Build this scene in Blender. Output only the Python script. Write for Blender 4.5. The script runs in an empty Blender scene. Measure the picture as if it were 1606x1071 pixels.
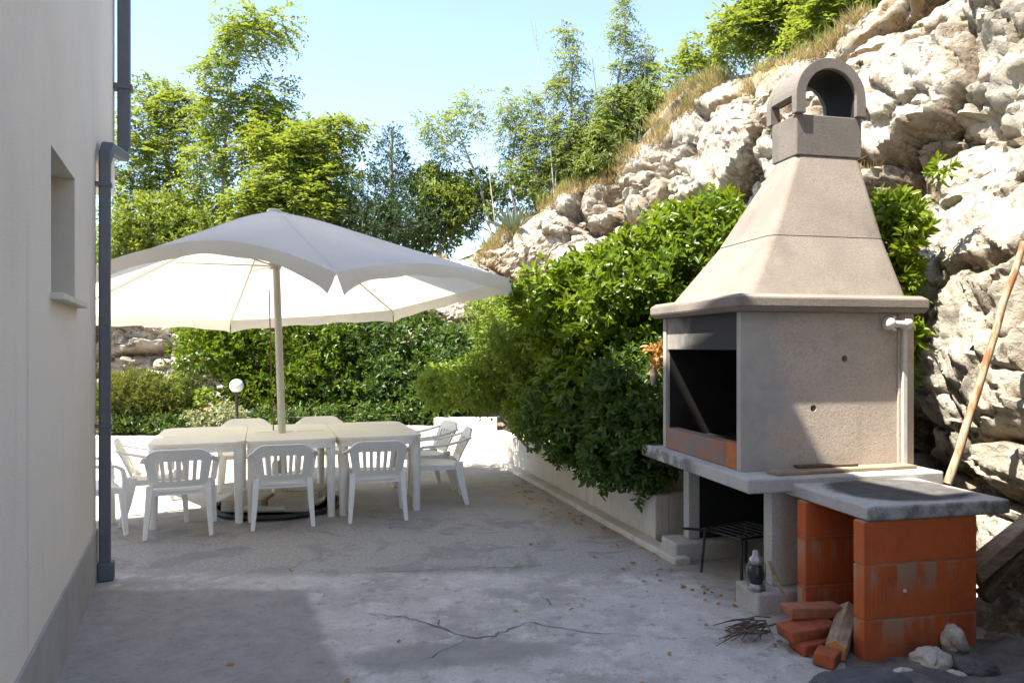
import bpy, bmesh, math, random
import numpy as np
from mathutils import Vector, Matrix

random.seed(4); RNG = np.random.default_rng(11)
SC = bpy.context.scene; COL = SC.collection
R = math.radians
# ------------------------------------------------------------------ camera, sky, sun, exposure
F = 1150.0; CAMH = 1.55; HOR = 545.0          # focal length in photo pixels, eye height, horizon row
cam = bpy.data.cameras.new("camera"); cam_o = bpy.data.objects.new("camera", cam); COL.objects.link(cam_o)
cam.lens = 36.0*F/1606.0; cam.sensor_width = 36.0; cam.shift_y = (HOR-535.5)/1606.0
cam.clip_start = 0.05; cam.clip_end = 3000
cam_o.location = (0, 0, CAMH); cam_o.rotation_euler = (R(90), 0, 0)
SC.camera = cam_o
SUN_T = Vector((0.494, 0.271, -1.0)).normalized()
ELEV = math.asin(-SUN_T.z); AZ = math.atan2(-SUN_T.x, -SUN_T.y)
w = bpy.data.worlds.new("World"); SC.world = w; w.use_nodes = True
wn = w.node_tree.nodes; wl = w.node_tree.links
sky = wn.new("ShaderNodeTexSky"); sky.sky_type = 'NISHITA'; sky.sun_disc = False
sky.sun_elevation = ELEV; sky.sun_rotation = AZ; sky.air_density = 0.8; sky.dust_density = 0.3; sky.ozone_density = 2.4
hz = wn.new("ShaderNodeHueSaturation"); hz.inputs["Saturation"].default_value = 0.88   # hazy, whitish summer sky
wl.new(sky.outputs[0], hz.inputs["Color"]); wl.new(hz.outputs[0], wn["Background"].inputs[0]); wn["Background"].inputs[1].default_value = 0.104
sun = bpy.data.lights.new("sun", 'SUN'); sun.energy = 3.4; sun.angle = R(0.5); sun.color = (1.0, 0.93, 0.82)
sun_o = bpy.data.objects.new("sun", sun); COL.objects.link(sun_o)
sun_o.rotation_euler = SUN_T.to_track_quat('-Z', 'Y').to_euler(); sun_o.location = (-10, -8, 20)
SC.view_settings.view_transform = 'Standard'; SC.view_settings.look = 'None'
SC.view_settings.exposure = 2.28; SC.view_settings.gamma = 1.0
SC.cycles.max_bounces = 9; SC.cycles.diffuse_bounces = 7; SC.cycles.transmission_bounces = 6
SC.cycles.sample_clamp_indirect = 6

def P(u, v, d):                                # photo pixel at depth d -> world point
    return Vector(((u-803.0)/F*d, d, CAMH+(HOR-v)/F*d))
def G(u, v):                                   # photo pixel on the ground
    return P(u, v, F*CAMH/(v-HOR))

# ------------------------------------------------------------------ helpers: objects and tags
def tag(o, label=None, cat=None, group=None, kind=None):
    if label: o["label"] = label
    if cat: o["category"] = cat
    if group: o["group"] = group
    if kind: o["kind"] = kind
    return o
def empty(name, loc=(0, 0, 0), rz=0.0):
    o = bpy.data.objects.new(name, None); COL.objects.link(o)
    o.location = loc; o.rotation_euler = (0, 0, rz); o.empty_display_size = 0.1
    return o
def copy_tree(o, parent=None):
    c = o.copy(); COL.objects.link(c); c.parent = parent
    for ch in [k for k in bpy.data.objects if k.parent == o]: copy_tree(ch, c)
    return c

class MB:
    """collects shapes, builds them as one mesh object"""
    def __init__(s): s.v = []; s.f = []; s.sm = []
    def add(s, vs, fs, smooth=False):
        n = len(s.v); s.v += [tuple(p) for p in vs]
        s.f += [tuple(i+n for i in f) for f in fs]; s.sm += [smooth]*len(fs)
    def box(s, x0, x1, y0, y1, z0, z1, M=None, jit=0.0):
        vs = [Vector((x, y, z)) for z in (z0, z1) for y in (y0, y1) for x in (x0, x1)]
        if jit: vs = [p+Vector([random.uniform(-jit, jit) for _ in range(3)]) for p in vs]
        if M is not None: vs = [M @ p for p in vs]
        s.add(vs, [(0, 2, 3, 1), (4, 5, 7, 6), (0, 1, 5, 4), (2, 6, 7, 3), (0, 4, 6, 2), (1, 3, 7, 5)])
    def frustum(s, a, za, b, zb):               # a,b = (x0,x1,y0,y1)
        va = [(a[0], a[2], za), (a[1], a[2], za), (a[1], a[3], za), (a[0], a[3], za)]
        vb = [(b[0], b[2], zb), (b[1], b[2], zb), (b[1], b[3], zb), (b[0], b[3], zb)]
        s.add(va+vb, [(3, 2, 1, 0), (4, 5, 6, 7), (0, 1, 5, 4), (1, 2, 6, 5), (2, 3, 7, 6), (3, 0, 4, 7)])
    def tube(s, pts, rad, n=8, cap=True, smooth=True):
        pts = [Vector(p) for p in pts]; m = len(pts)
        rad = rad if hasattr(rad, '__len__') else [rad]*m
        vs = []; prev = None
        for i, p in enumerate(pts):
            t = (pts[min(i+1, m-1)]-pts[max(i-1, 0)]).normalized()
            if prev is None:
                a = t.orthogonal().normalized()
            else:
                a = (prev - t*prev.dot(t)); a = a.normalized() if a.length > 1e-6 else t.orthogonal().normalized()
            prev = a; b = t.cross(a)
            for k in range(n):
                th = 2*math.pi*k/n; vs.append(p+(a*math.cos(th)+b*math.sin(th))*rad[i])
        fs = [(i*n+k, i*n+(k+1) % n, (i+1)*n+(k+1) % n, (i+1)*n+k) for i in range(m-1) for k in range(n)]
        s.add(vs, fs, smooth)
        if cap:
            s.add(vs[:n], [tuple(range(n-1, -1, -1))]); s.add(vs[-n:], [tuple(range(n))])
    def sweep(s, pts, wd, th, side):            # rectangular section; side = width direction
        pts = [Vector(p) for p in pts]; m = len(pts); side = Vector(side)
        wd = wd if hasattr(wd, '__len__') else [wd]*m
        th = th if hasattr(th, '__len__') else [th]*m
        vs = []
        for i, p in enumerate(pts):
            t = (pts[min(i+1, m-1)]-pts[max(i-1, 0)]).normalized()
            a = (side-t*side.dot(t)).normalized(); b = t.cross(a)
            a = a*wd[i]/2; b = b*th[i]/2
            vs += [p-a-b, p+a-b, p+a+b, p-a+b]
        fs = [(i*4+k, i*4+(k+1) % 4, (i+1)*4+(k+1) % 4, (i+1)*4+k) for i in range(m-1) for k in range(4)]
        fs += [(3, 2, 1, 0), tuple((m-1)*4+k for k in range(4))]
        s.add(vs, fs)
    def loft(s, a, ra, za, b, rb, zb):          # rounded rectangles, smooth sides, flat caps
        A = rrect(*a, ra, 6); B = rrect(*b, rb, 6); n = len(A)
        va = [(x, y, za) for x, y in A]; vb = [(x, y, zb) for x, y in B]
        s.add(va+vb, [(i, (i+1) % n, n+(i+1) % n, n+i) for i in range(n)], True)
        s.add(va, [tuple(range(n-1, -1, -1))]); s.add(vb, [tuple(range(n))])
    def lathe(s, prof, n=20, c=(0, 0, 0), M=None, smooth=True):
        c = Vector(c); vs = []
        for r, z in prof:
            for k in range(n):
                th = 2*math.pi*k/n; vs.append(Vector((r*math.cos(th), r*math.sin(th), z)))
        vs = [(M @ p if M is not None else p)+c for p in vs]; m = len(prof)
        fs = [(i*n+k, i*n+(k+1) % n, (i+1)*n+(k+1) % n, (i+1)*n+k) for i in range(m-1) for k in range(n)]
        s.add(vs, fs, smooth)
        if prof[0][0] > 1e-4: s.add(vs[:n], [tuple(range(n-1, -1, -1))])
        if prof[-1][0] > 1e-4: s.add(vs[-n:], [tuple(range(n))])
    def plate(s, outer, holes, fn, t):          # 2-D outline with holes; fn(a,b,c) -> 3-D point, c in (0,t)
        bm = bmesh.new(); loops = []
        for lp in [outer]+holes:
            vv = [bm.verts.new((a, b, 0)) for a, b in lp]
            loops.append(vv)
            for i in range(len(vv)): bm.edges.new((vv[i], vv[(i+1) % len(vv)]))
        bmesh.ops.triangle_fill(bm, edges=bm.edges[:], use_beauty=True)
        bm.verts.index_update()
        vs = [v.co.copy() for v in bm.verts]; n = len(vs)
        tri = [[v.index for v in f.verts] for f in bm.faces]
        lid = [[v.index for v in lp] for lp in loops]; bm.free()
        V = [fn(p.x, p.y, 0) for p in vs]+[fn(p.x, p.y, t) for p in vs]
        fs = [tuple(f) for f in tri]+[tuple(i+n for i in reversed(f)) for f in tri]
        for lp in lid:
            k = len(lp); fs += [(lp[i], lp[(i+1) % k], lp[(i+1) % k]+n, lp[i]+n) for i in range(k)]
        s.add(V, fs)
    def build(s, name, mat, parent=None, bevel=0.0, loc=None, recalc=True, jitter=0.0):
        me = bpy.data.meshes.new(name); me.from_pydata(s.v, [], s.f); me.update()
        me.polygons.foreach_set("use_smooth", s.sm)
        if recalc:
            bm = bmesh.new(); bm.from_mesh(me); bmesh.ops.recalc_face_normals(bm, faces=bm.faces[:]); bm.to_mesh(me); bm.free()
        o = bpy.data.objects.new(name, me); COL.objects.link(o); o.parent = parent
        if loc is not None: o.location = loc
        if mat: me.materials.append(mat)
        if bevel:
            b = o.modifiers.new("bevel", 'BEVEL'); b.width = bevel; b.segments = 2; b.limit_method = 'ANGLE'; b.angle_limit = R(40)
        return o

def circ(cx, cy, r, n=16): return [(cx+r*math.cos(2*math.pi*k/n), cy+r*math.sin(2*math.pi*k/n)) for k in range(n)]
def rrect(x0, x1, y0, y1, r, n=5):
    out = []
    for cx, cy, a0 in ((x1-r, y0+r, -90), (x1-r, y1-r, 0), (x0+r, y1-r, 90), (x0+r, y0+r, 180)):
        for k in range(n+1):
            a = R(a0+90*k/n); out.append((cx+r*math.cos(a), cy+r*math.sin(a)))
    return out

# ------------------------------------------------------------------ helpers: noise
def _h(i, j, k, s):
    n = (i*374761393+j*668265263+k*2147483647+s*1274126177) & 0xffffffff
    n = ((n ^ (n >> 13))*1274126177) & 0xffffffff
    n = ((n ^ (n >> 16))*2246822519) & 0xffffffff
    return ((n ^ (n >> 15)) & 0xffffff)/float(0xffffff)
def vnoise(p, s=0):
    i = np.floor(p).astype(np.int64); f = p-i; f = f*f*(3-2*f); o = 0
    for a in (0, 1):
        for b in (0, 1):
            for c in (0, 1):
                wgt = (f[:, 0] if a else 1-f[:, 0])*(f[:, 1] if b else 1-f[:, 1])*(f[:, 2] if c else 1-f[:, 2])
                o = o+wgt*_h(i[:, 0]+a, i[:, 1]+b, i[:, 2]+c, s)
    return o*2-1
def fbm(p, oct=4, s=0, gain=0.5):
    o = 0; a = 1.0
    for k in range(oct): o = o+a*vnoise(p*(2.03**k)+7.3*k, s+k); a *= gain
    return o
def worley(p, s=0, tilt=None):                              # F1, F2, cell random
    i = np.floor(p).astype(np.int64); f1 = np.full(len(p), 9.0); f2 = f1.copy(); cr = np.zeros(len(p))
    for a in (-1, 0, 1):
        for b in (-1, 0, 1):
            for c in (-1, 0, 1):
                q = i+np.array((a, b, c))
                fx = q+np.stack([_h(q[:, 0], q[:, 1], q[:, 2], s+t) for t in (1, 2, 3)], 1)
                d = np.sqrt(((fx-p)**2).sum(1)); r = _h(q[:, 0], q[:, 1], q[:, 2], s+4)
                m = d < f1
                f2 = np.where(m, f1, np.minimum(f2, d)); cr = np.where(m, r, cr); f1 = np.where(m, d, f1)
                if tilt is not None:
                    rv = np.stack([_h(q[:, 0], q[:, 1], q[:, 2], s+5+t) for t in (1, 2, 3)], 1)-.5
                    tilt[:] = np.where(m, ((p-fx)*rv).sum(1), tilt)
    return f1, f2, cr

# ------------------------------------------------------------------ helpers: materials
class NT:
    def __init__(s, name):
        s.m = bpy.data.materials.new(name); s.m.use_nodes = True; s.t = s.m.node_tree
        s.b = s.t.nodes["Principled BSDF"]; s.out = s.t.nodes["Material Output"]
        s.geo = s.t.nodes.new("ShaderNodeNewGeometry"); s.tc = s.t.nodes.new("ShaderNodeTexCoord")
        s.pos = s.tc.outputs["Object"]; s.wpos = s.geo.outputs["Position"]
    def n(s, t, **kw):
        x = s.t.nodes.new(t)
        for k, v in kw.items(): setattr(x, k, v)
        return x
    def put(s, sock, val):
        if hasattr(val, 'is_linked') or isinstance(val, bpy.types.NodeSocket): s.t.links.new(val, sock)
        else:
            try: sock.default_value = val
            except TypeError: sock.default_value = (*val, 1.0) if len(val) == 3 else val
    def math(s, op, a, b=0.0, c=0.0, clamp=False):
        x = s.n("ShaderNodeMath", operation=op, use_clamp=clamp)
        for i, v in enumerate((a, b, c)):
            s.put(x.inputs[i], v)
        return x.outputs[0]
    def noise(s, scale, detail=4.0, rough=0.6, vec=None, dist=0.0):
        x = s.n("ShaderNodeTexNoise"); x.inputs["Scale"].default_value = scale; x.inputs["Detail"].default_value = detail
        x.inputs["Roughness"].default_value = rough; x.inputs["Distortion"].default_value = dist
        s.put(x.inputs["Vector"], vec if vec is not None else s.pos); return x.outputs["Fac"]
    def vor(s, scale, vec=None, feature='F1', out="Distance"):
        x = s.n("ShaderNodeTexVoronoi", feature=feature); x.inputs["Scale"].default_value = scale
        s.put(x.inputs["Vector"], vec if vec is not None else s.pos); return x.outputs[out]
    def ss(s, v, a, b):                           # smooth step to 0..1
        x = s.n("ShaderNodeMapRange", interpolation_type='SMOOTHSTEP')
        s.put(x.inputs["Value"], v); x.inputs["From Min"].default_value = a; x.inputs["From Max"].default_value = b
        return x.outputs["Result"]
    def mix(s, f, a, b, mode='MIX'):
        x = s.n("ShaderNodeMix", data_type='RGBA', blend_type=mode)
        s.put(x.inputs[0], f); s.put(x.inputs[6], a); s.put(x.inputs[7], b); return x.outputs[2]
    def sep(s, v):
        x = s.n("ShaderNodeSeparateXYZ"); s.put(x.inputs[0], v); return x.outputs
    def stretch(s, sc, v=None):
        x = s.n("ShaderNodeMapping"); x.inputs["Scale"].default_value = sc
        s.put(x.inputs["Vector"], v if v is not None else s.pos); return x.outputs[0]
    def bump(s, h, strength=0.3, dist=0.01, nrm=None):
        x = s.n("ShaderNodeBump"); x.inputs["Strength"].default_value = strength; x.inputs["Distance"].default_value = dist
        s.put(x.inputs["Height"], h)
        if nrm is not None: s.put(x.inputs["Normal"], nrm)
        return x.outputs[0]
    def done(s, col, rough=0.7, nrm=None, **kw):
        s.put(s.b.inputs["Base Color"], col); s.put(s.b.inputs["Roughness"], rough)
        if nrm is not None: s.put(s.b.inputs["Normal"], nrm)
        for k, v in kw.items(): s.put(s.b.inputs[k.replace('_', ' ')], v)
        return s.m
def c4(c): return (*c, 1.0)
def simple(name, a, b=None, scale=6.0, rough=0.7, bscale=60.0, bstr=0.25, bdist=0.004, **kw):
    t = NT(name); b = b or tuple(x*0.75 for x in a)
    f = t.ss(t.noise(scale, 6, 0.65), 0.3, 0.7)
    col = t.mix(f, c4(a), c4(b))
    return t.done(col, rough, t.bump(t.noise(bscale, 4, 0.6), bstr, bdist), **kw)
def leafmat(name, dark, light, trans=0.35, rough=0.42, tcol=None):
    t = NT(name); at = t.n("ShaderNodeAttribute", attribute_name="tint")
    col = t.mix(at.outputs["Fac"], c4(dark), c4(light))
    t.done(col, rough); t.b.inputs["Specular IOR Level"].default_value = 0.35
    tr = t.n("ShaderNodeBsdfTranslucent")
    t.put(tr.inputs["Color"], t.mix(0.55, col, c4(tcol or (light[0]*1.9, light[1]*1.7, light[2]*0.8))))
    mx = t.n("ShaderNodeMixShader"); mx.inputs[0].default_value = trans
    t.t.links.new(t.b.outputs[0], mx.inputs[1]); t.t.links.new(tr.outputs[0], mx.inputs[2])
    t.t.links.new(mx.outputs[0], t.out.inputs[0]); return t.m

MAT = {}
def make_materials():
    # stucco house wall
    t = NT("stucco"); n1 = t.noise(1.1, 5, 0.6, t.wpos); n2 = t.noise(1.0, 4, 0.6, t.stretch((5, 5, 0.35), t.wpos))
    col = t.mix(t.ss(n1, 0.35, 0.7), c4((0.84, 0.75, 0.615)), c4((0.77, 0.685, 0.56)))
    col = t.mix(t.math('MULTIPLY', t.ss(n2, 0.55, 0.8), 0.35), col, c4((0.42, 0.40, 0.37)))
    MAT['stucco'] = t.done(col, 0.9, t.bump(t.math('ADD', t.noise(110, 4, 0.65, t.wpos), t.math('MULTIPLY', t.noise(9, 4, 0.6, t.wpos), 0.8)), 0.6, 0.006))
    t = NT("plinth_render"); n1 = t.noise(2.2, 6, 0.65, t.wpos); n2 = t.noise(22, 4, 0.6, t.wpos)
    col = t.mix(t.ss(n1, 0.3, 0.7), c4((0.42, 0.385, 0.345)), c4((0.33, 0.30, 0.27)))
    col = t.mix(t.math('MULTIPLY', t.ss(n2, 0.5, 0.7), 0.4), col, c4((0.40, 0.39, 0.37)))
    MAT['plinth'] = t.done(col, 0.9, t.bump(t.noise(90, 3, 0.6, t.wpos), 0.4, 0.004))
    MAT['pipe'] = simple("pipe_paint", (0.115, 0.12, 0.135), (0.085, 0.09, 0.10), 3, 0.45, 30, 0.1)
    MAT['reveal'] = simple("reveal_plaster", (0.66, 0.58, 0.44), (0.58, 0.5, 0.38), 3, 0.85)
    MAT['sill'] = simple("sill_stone", (0.62, 0.57, 0.49), (0.5, 0.46, 0.4), 8, 0.6)
    MAT['frame_dark'] = simple("window_frame_paint", (0.10, 0.09, 0.08), None, 8, 0.4)
    MAT['roof_and_shade_eave'] = simple("roof_tile", (0.36, 0.16, 0.09), None, 6, 0.8)
    t = NT("window_glass"); MAT['pane'] = t.done((0.03, 0.035, 0.04, 1), 0.06)
    # patio
    t = NT("patio_concrete"); wp = t.wpos
    nb = t.noise(1.7, 9, 0.72, wp); nm = t.noise(5.5, 9, 0.75, wp); nf = t.noise(38, 4, 0.7, wp); nd = t.noise(2.3, 5, 0.7, wp)
    wob = t.math('MULTIPLY', t.math('SUBTRACT', nd, 0.5), 0.55)
    x, y, z = t.sep(wp)
    xw = t.math('ADD', x, wob); yw = t.math('ADD', y, t.math('MULTIPLY', wob, 0.55))
    base = t.mix(t.ss(nb, 0.40, 0.62), c4((0.57, 0.515, 0.46)), c4((0.385, 0.345, 0.305)))
    base = t.mix(t.math('MULTIPLY', t.ss(nm, 0.50, 0.62), 0.7), base, c4((0.68, 0.62, 0.56)))
    base = t.mix(t.math('MULTIPLY', t.ss(t.noise(8, 9, 0.8, wp), 0.53, 0.63), 0.7), base, c4((0.23, 0.215, 0.195)))
    base = t.mix(t.math('MULTIPLY', t.ss(t.noise(70, 5, 0.75, wp), 0.54, 0.64), 0.55), base, c4((0.22, 0.21, 0.195)))
    # older dark screed at lower left: x < edge(y) and y < 4.72
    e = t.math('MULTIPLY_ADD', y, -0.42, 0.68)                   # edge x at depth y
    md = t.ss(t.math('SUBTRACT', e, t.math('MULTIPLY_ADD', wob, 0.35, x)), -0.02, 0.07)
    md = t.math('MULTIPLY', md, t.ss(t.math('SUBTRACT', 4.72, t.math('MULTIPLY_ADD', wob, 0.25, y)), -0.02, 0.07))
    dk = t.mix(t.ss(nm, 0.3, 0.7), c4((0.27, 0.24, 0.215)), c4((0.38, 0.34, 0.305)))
    dk = t.mix(t.math('MULTIPLY', t.ss(t.noise(14, 9, 0.8, wp), 0.54, 0.64), 0.5), dk, c4((0.14, 0.13, 0.12)))
    dk = t.mix(t.math('MULTIPLY', t.ss(nf, 0.52, 0.62), 0.5), dk, c4((0.33, 0.32, 0.31)))
    px_ = t.math('MULTIPLY', t.math('ADD', xw, 0.30), 1.5); py_ = t.math('MULTIPLY', t.math('SUBTRACT', t.math('MULTIPLY_ADD', x, -0.12, yw), 3.74), 5.0)
    dp_ = t.math('ADD', t.math('MULTIPLY', px_, px_), t.math('MULTIPLY', py_, py_))
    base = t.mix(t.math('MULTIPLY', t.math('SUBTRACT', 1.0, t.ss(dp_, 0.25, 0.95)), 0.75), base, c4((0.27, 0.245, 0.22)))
    # rough aggregate band between 5.0 and 6.6 deep
    ma = t.math('MULTIPLY', t.ss(yw, 4.95, 5.12), t.math('SUBTRACT', 1.0, t.ss(yw, 6.6, 7.6)))
    ag = t.mix(t.ss(t.noise(42, 6, 0.8, wp), 0.36, 0.64), c4((0.29, 0.265, 0.235)), c4((0.46, 0.425, 0.38)))
    ag = t.mix(t.math('MULTIPLY', t.ss(t.noise(2.4, 8, 0.72, wp, 0.8), 0.48, 0.6), 0.7), ag, c4((0.24, 0.22, 0.195)))
    ag = t.mix(t.math('MULTIPLY', t.ss(nb, 0.5, 0.75), 0.6), ag, c4((0.40, 0.385, 0.36)))
    # far part: earthier
    mf = t.ss(yw, 6.6, 8.0)
    fr = t.mix(t.ss(nm, 0.35, 0.7), c4((0.38, 0.345, 0.30)), c4((0.29, 0.26, 0.225)))
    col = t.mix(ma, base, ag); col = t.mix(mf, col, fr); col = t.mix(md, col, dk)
    # mossy yellow-green dirt along the planter and barbecue
    mo = t.ss(t.math('SUBTRACT', t.math('MULTIPLY_ADD', yw, 0.30, xw), 2.45), 0.0, 0.55)
    col = t.mix(t.math('MULTIPLY', mo, t.ss(nm, 0.3, 0.7)), col, c4((0.27, 0.255, 0.19)))
    hgt = t.math('ADD', t.math('MULTIPLY', nf, 0.5), t.math('MULTIPLY', t.noise(120, 3, 0.6, wp), t.math('MULTIPLY_ADD', ma, 0.35, 0.3)))
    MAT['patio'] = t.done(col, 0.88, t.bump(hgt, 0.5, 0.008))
    MAT['crack'] = simple("crack_dirt", (0.13, 0.12, 0.105), (0.20, 0.185, 0.165), 14, 0.95)
    MAT['earth'] = simple("earth", (0.20, 0.16, 0.11), (0.13, 0.105, 0.07), 2.5, 0.95, 18, 0.6, 0.03)
    t = NT("planter_render"); n1 = t.noise(1.8, 5, 0.65, t.wpos); n2 = t.noise(1.5, 5, 0.7, t.stretch((4, 4, 0.6), t.wpos))
    col = t.mix(t.ss(n1, 0.35, 0.7), c4((0.58, 0.54, 0.47)), c4((0.47, 0.43, 0.365)))
    col = t.mix(t.math('MULTIPLY', t.ss(n2, 0.5, 0.75), 0.6), col, c4((0.26, 0.235, 0.20)))
    MAT['planter'] = t.done(col, 0.9, t.bump(t.noise(55, 4, 0.65, t.wpos), 0.4, 0.005))
    MAT['whitewash'] = simple('whitewash', (0.84, 0.82, 0.77), (0.74, 0.71, 0.65), 2, 0.85, 50, 0.3)
    MAT['dirt'] = simple('dirt_rubble', (0.20, 0.185, 0.165), (0.09, 0.083, 0.075), 8, 0.95, 35, 0.8, 0.03)
    # limestone
    t = NT("limestone"); wp = t.wpos
    a = t.noise(0.8, 6, 0.65, wp); b = t.noise(3.2, 7, 0.7, wp, 0.4); c = t.noise(15, 6, 0.75, wp)
    col = t.mix(t.ss(a, 0.35, 0.65), c4((0.56, 0.52, 0.43)), c4((0.44, 0.395, 0.31)))
    col = t.mix(t.math('MULTIPLY', t.ss(b, 0.50, 0.68), 0.5), col, c4((0.27, 0.25, 0.22)))
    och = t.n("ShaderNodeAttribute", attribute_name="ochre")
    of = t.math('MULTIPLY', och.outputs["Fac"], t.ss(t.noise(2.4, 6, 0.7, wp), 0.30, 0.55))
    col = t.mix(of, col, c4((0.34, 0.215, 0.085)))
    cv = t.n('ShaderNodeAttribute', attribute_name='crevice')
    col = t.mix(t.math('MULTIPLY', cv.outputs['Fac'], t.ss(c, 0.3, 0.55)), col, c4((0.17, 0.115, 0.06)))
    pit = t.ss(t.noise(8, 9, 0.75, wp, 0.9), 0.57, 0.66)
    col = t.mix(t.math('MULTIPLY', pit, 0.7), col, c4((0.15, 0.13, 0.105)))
    h = t.math('SUBTRACT', t.math('ADD', c, t.math('MULTIPLY', b, 0.8)), t.math('MULTIPLY', pit, 0.9))
    grass = t.n("ShaderNodeAttribute", attribute_name="soil")
    col = t.mix(grass.outputs["Fac"], col, t.mix(t.ss(c, 0.35, 0.65), c4((0.36, 0.28, 0.14)), c4((0.22, 0.17, 0.09))))
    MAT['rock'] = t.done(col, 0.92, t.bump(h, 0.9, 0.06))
    t = NT("loose_stone"); b = t.noise(6, 6, 0.7)
    MAT['stone'] = t.done(t.mix(t.ss(b, 0.35, 0.65), c4((0.60, 0.57, 0.50)), c4((0.40, 0.37, 0.32))), 0.9, t.bump(t.noise(40, 5, 0.7), 0.6, 0.01))
    MAT['darkstone'] = simple("dark_stone", (0.12, 0.12, 0.125), (0.075, 0.075, 0.075), 7, 0.85, 30, 0.6, 0.012)
    # barbecue concrete (hood: warm grey with fine aggregate)
    def conc(name, a, b, st, ssc=1.6):
        t = NT(name); n1 = t.noise(2.6, 6, 0.65); n2 = t.noise(95, 3, 0.65); n3 = t.noise(ssc, 6, 0.7)
        col = t.mix(t.ss(n1, 0.32, 0.7), c4(a), c4(b))
        col = t.mix(t.math('MULTIPLY', t.ss(n2, 0.47, 0.62), 0.55), col, c4(tuple(x*0.62 for x in a)))
        st2 = t.noise(1.0, 6, 0.7, t.stretch((7, 7, 0.9))); col = t.mix(t.math('MULTIPLY', t.ss(st2, 0.52, 0.75), 0.35), col, c4(tuple(x*0.55 for x in b)))
        col = t.mix(t.math('MULTIPLY', t.ss(n3, 0.52, 0.70), st), col, c4(tuple(x*0.52 for x in b)))
        return t, col, n2
    t, col, n2 = conc("hood_concrete", (0.27, 0.23, 0.19), (0.21, 0.18, 0.15), 0.45)
    MAT['hood'] = t.done(col, 0.92, t.bump(t.noise(110, 4, 0.7), 0.6, 0.006))
    t, col, n2 = conc("chimney_concrete", (0.21, 0.185, 0.16), (0.155, 0.137, 0.12), 0.45)
    MAT['chimney'] = t.done(col, 0.92, t.bump(t.noise(110, 4, 0.7), 0.6, 0.006))
    t, col, n2 = conc("counter_concrete", (0.52, 0.50, 0.465), (0.42, 0.40, 0.37), 0.5, 2.5)
    x, y, z = t.sep(t.pos); ed = t.math('MULTIPLY', t.math('SUBTRACT', 1.0, t.ss(x, 0.0, 0.03)), t.math('MULTIPLY', t.ss(t.noise(6, 6, 0.75), 0.44, 0.58), t.ss(y, 0.5, 0.8)))
    col = t.mix(t.math('MULTIPLY', ed, 0.8), col, c4((0.09, 0.085, 0.08)))
    MAT['counter'] = t.done(col, 0.88, t.bump(n2, 0.4, 0.004))
    # side panel: plaster with a grey wet-looking patch edge
    t, col, n2 = conc("panel_plaster", (0.55, 0.465, 0.385), (0.46, 0.39, 0.32), 0.3)
    x, y, z = t.sep(t.pos)
    wob = t.math('MULTIPLY', t.math('SUBTRACT', t.noise(3.1, 5, 0.6), 0.5), 0.75)
    g = t.ss(t.math('ADD', x, wob), 0.34, 0.42)
    col = t.mix(g, t.mix(t.ss(t.noise(4, 5, 0.65), 0.35, 0.7), c4((0.44, 0.405, 0.36)), c4((0.35, 0.325, 0.29))), col)
    MAT['panel'] = t.done(col, 0.9, t.bump(t.noise(70, 4, 0.65), 0.45, 0.005))
    t = NT("sooty_lintel"); n = t.noise(2.2, 5, 0.65); x, y, z = t.sep(t.pos)
    so = t.ss(t.math('ADD', t.math('MULTIPLY', t.math('SUBTRACT', 1.45, y), 0.9), t.math('MULTIPLY_ADD', n, 1.0, -0.5)), 0.0, 0.5)
    MAT['lintel'] = t.done(t.mix(so, c4((0.36, 0.33, 0.30)), c4((0.045, 0.043, 0.042))), 0.9, t.bump(t.noise(70, 4, 0.65), 0.4, 0.005))
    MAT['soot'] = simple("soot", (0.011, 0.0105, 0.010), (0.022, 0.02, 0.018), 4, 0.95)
    t = NT("worn_firebrick"); bk = t.n("ShaderNodeTexBrick"); bk.inputs["Scale"].default_value = 1.0
    bk.inputs["Brick Width"].default_value = 0.12; bk.inputs["Row Height"].default_value = 0.5; bk.inputs["Mortar Size"].default_value = 0.006
    sx = t.n("ShaderNodeCombineXYZ"); x, y, z = t.sep(t.pos); t.put(sx.inputs[0], y); t.put(sx.inputs[1], z); t.put(bk.inputs["Vector"], sx.outputs[0])
    bk.inputs["Color1"].default_value = c4((0.36, 0.13, 0.075)); bk.inputs["Color2"].default_value = c4((0.30, 0.17, 0.13)); bk.inputs["Mortar"].default_value = c4((0.2, 0.19, 0.18))
    so = t.ss(t.noise(9, 6, 0.7), 0.40, 0.62)
    MAT['firebrick'] = t.done(t.mix(so, bk.outputs["Color"], c4((0.20, 0.18, 0.17))), 0.9, t.bump(t.noise(60, 4, 0.65), 0.4, 0.005))
    t = NT("bright_firebrick"); MAT['brightbrick'] = t.done(t.mix(t.ss(t.noise(14, 5, 0.7), 0.42, 0.65), c4((0.55, 0.15, 0.03)), c4((0.30, 0.15, 0.07))), 0.85, t.bump(t.noise(60, 4, 0.65), 0.4, 0.005))
    # stained worktop: soot stain with its own shape
    t, col, n2 = conc("worktop_concrete", (0.52, 0.50, 0.47), (0.43, 0.415, 0.385), 0.4, 2.5)
    x, y, z = t.sep(t.pos); n = t.noise(3.0, 5, 0.65)
    dx = t.math('MULTIPLY', t.math('SUBTRACT', x, 0.47), 2.45); dy = t.math('MULTIPLY', t.math('SUBTRACT', y, 0.36), 3.0)
    rr = t.math('ADD', t.math('POWER', t.math('ABSOLUTE', dx), 3.0), t.math('POWER', t.math('ABSOLUTE', dy), 3.0))
    st = t.math('SUBTRACT', 1.0, t.ss(t.math('ADD', rr, t.math('MULTIPLY_ADD', n, 0.8, -0.4)), 0.45, 0.95))
    col = t.mix(t.math('MULTIPLY', st, 0.9), col, t.mix(t.ss(t.noise(12, 5, 0.7), 0.35, 0.7), c4((0.04, 0.04, 0.042)), c4((0.085, 0.084, 0.083))))
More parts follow.
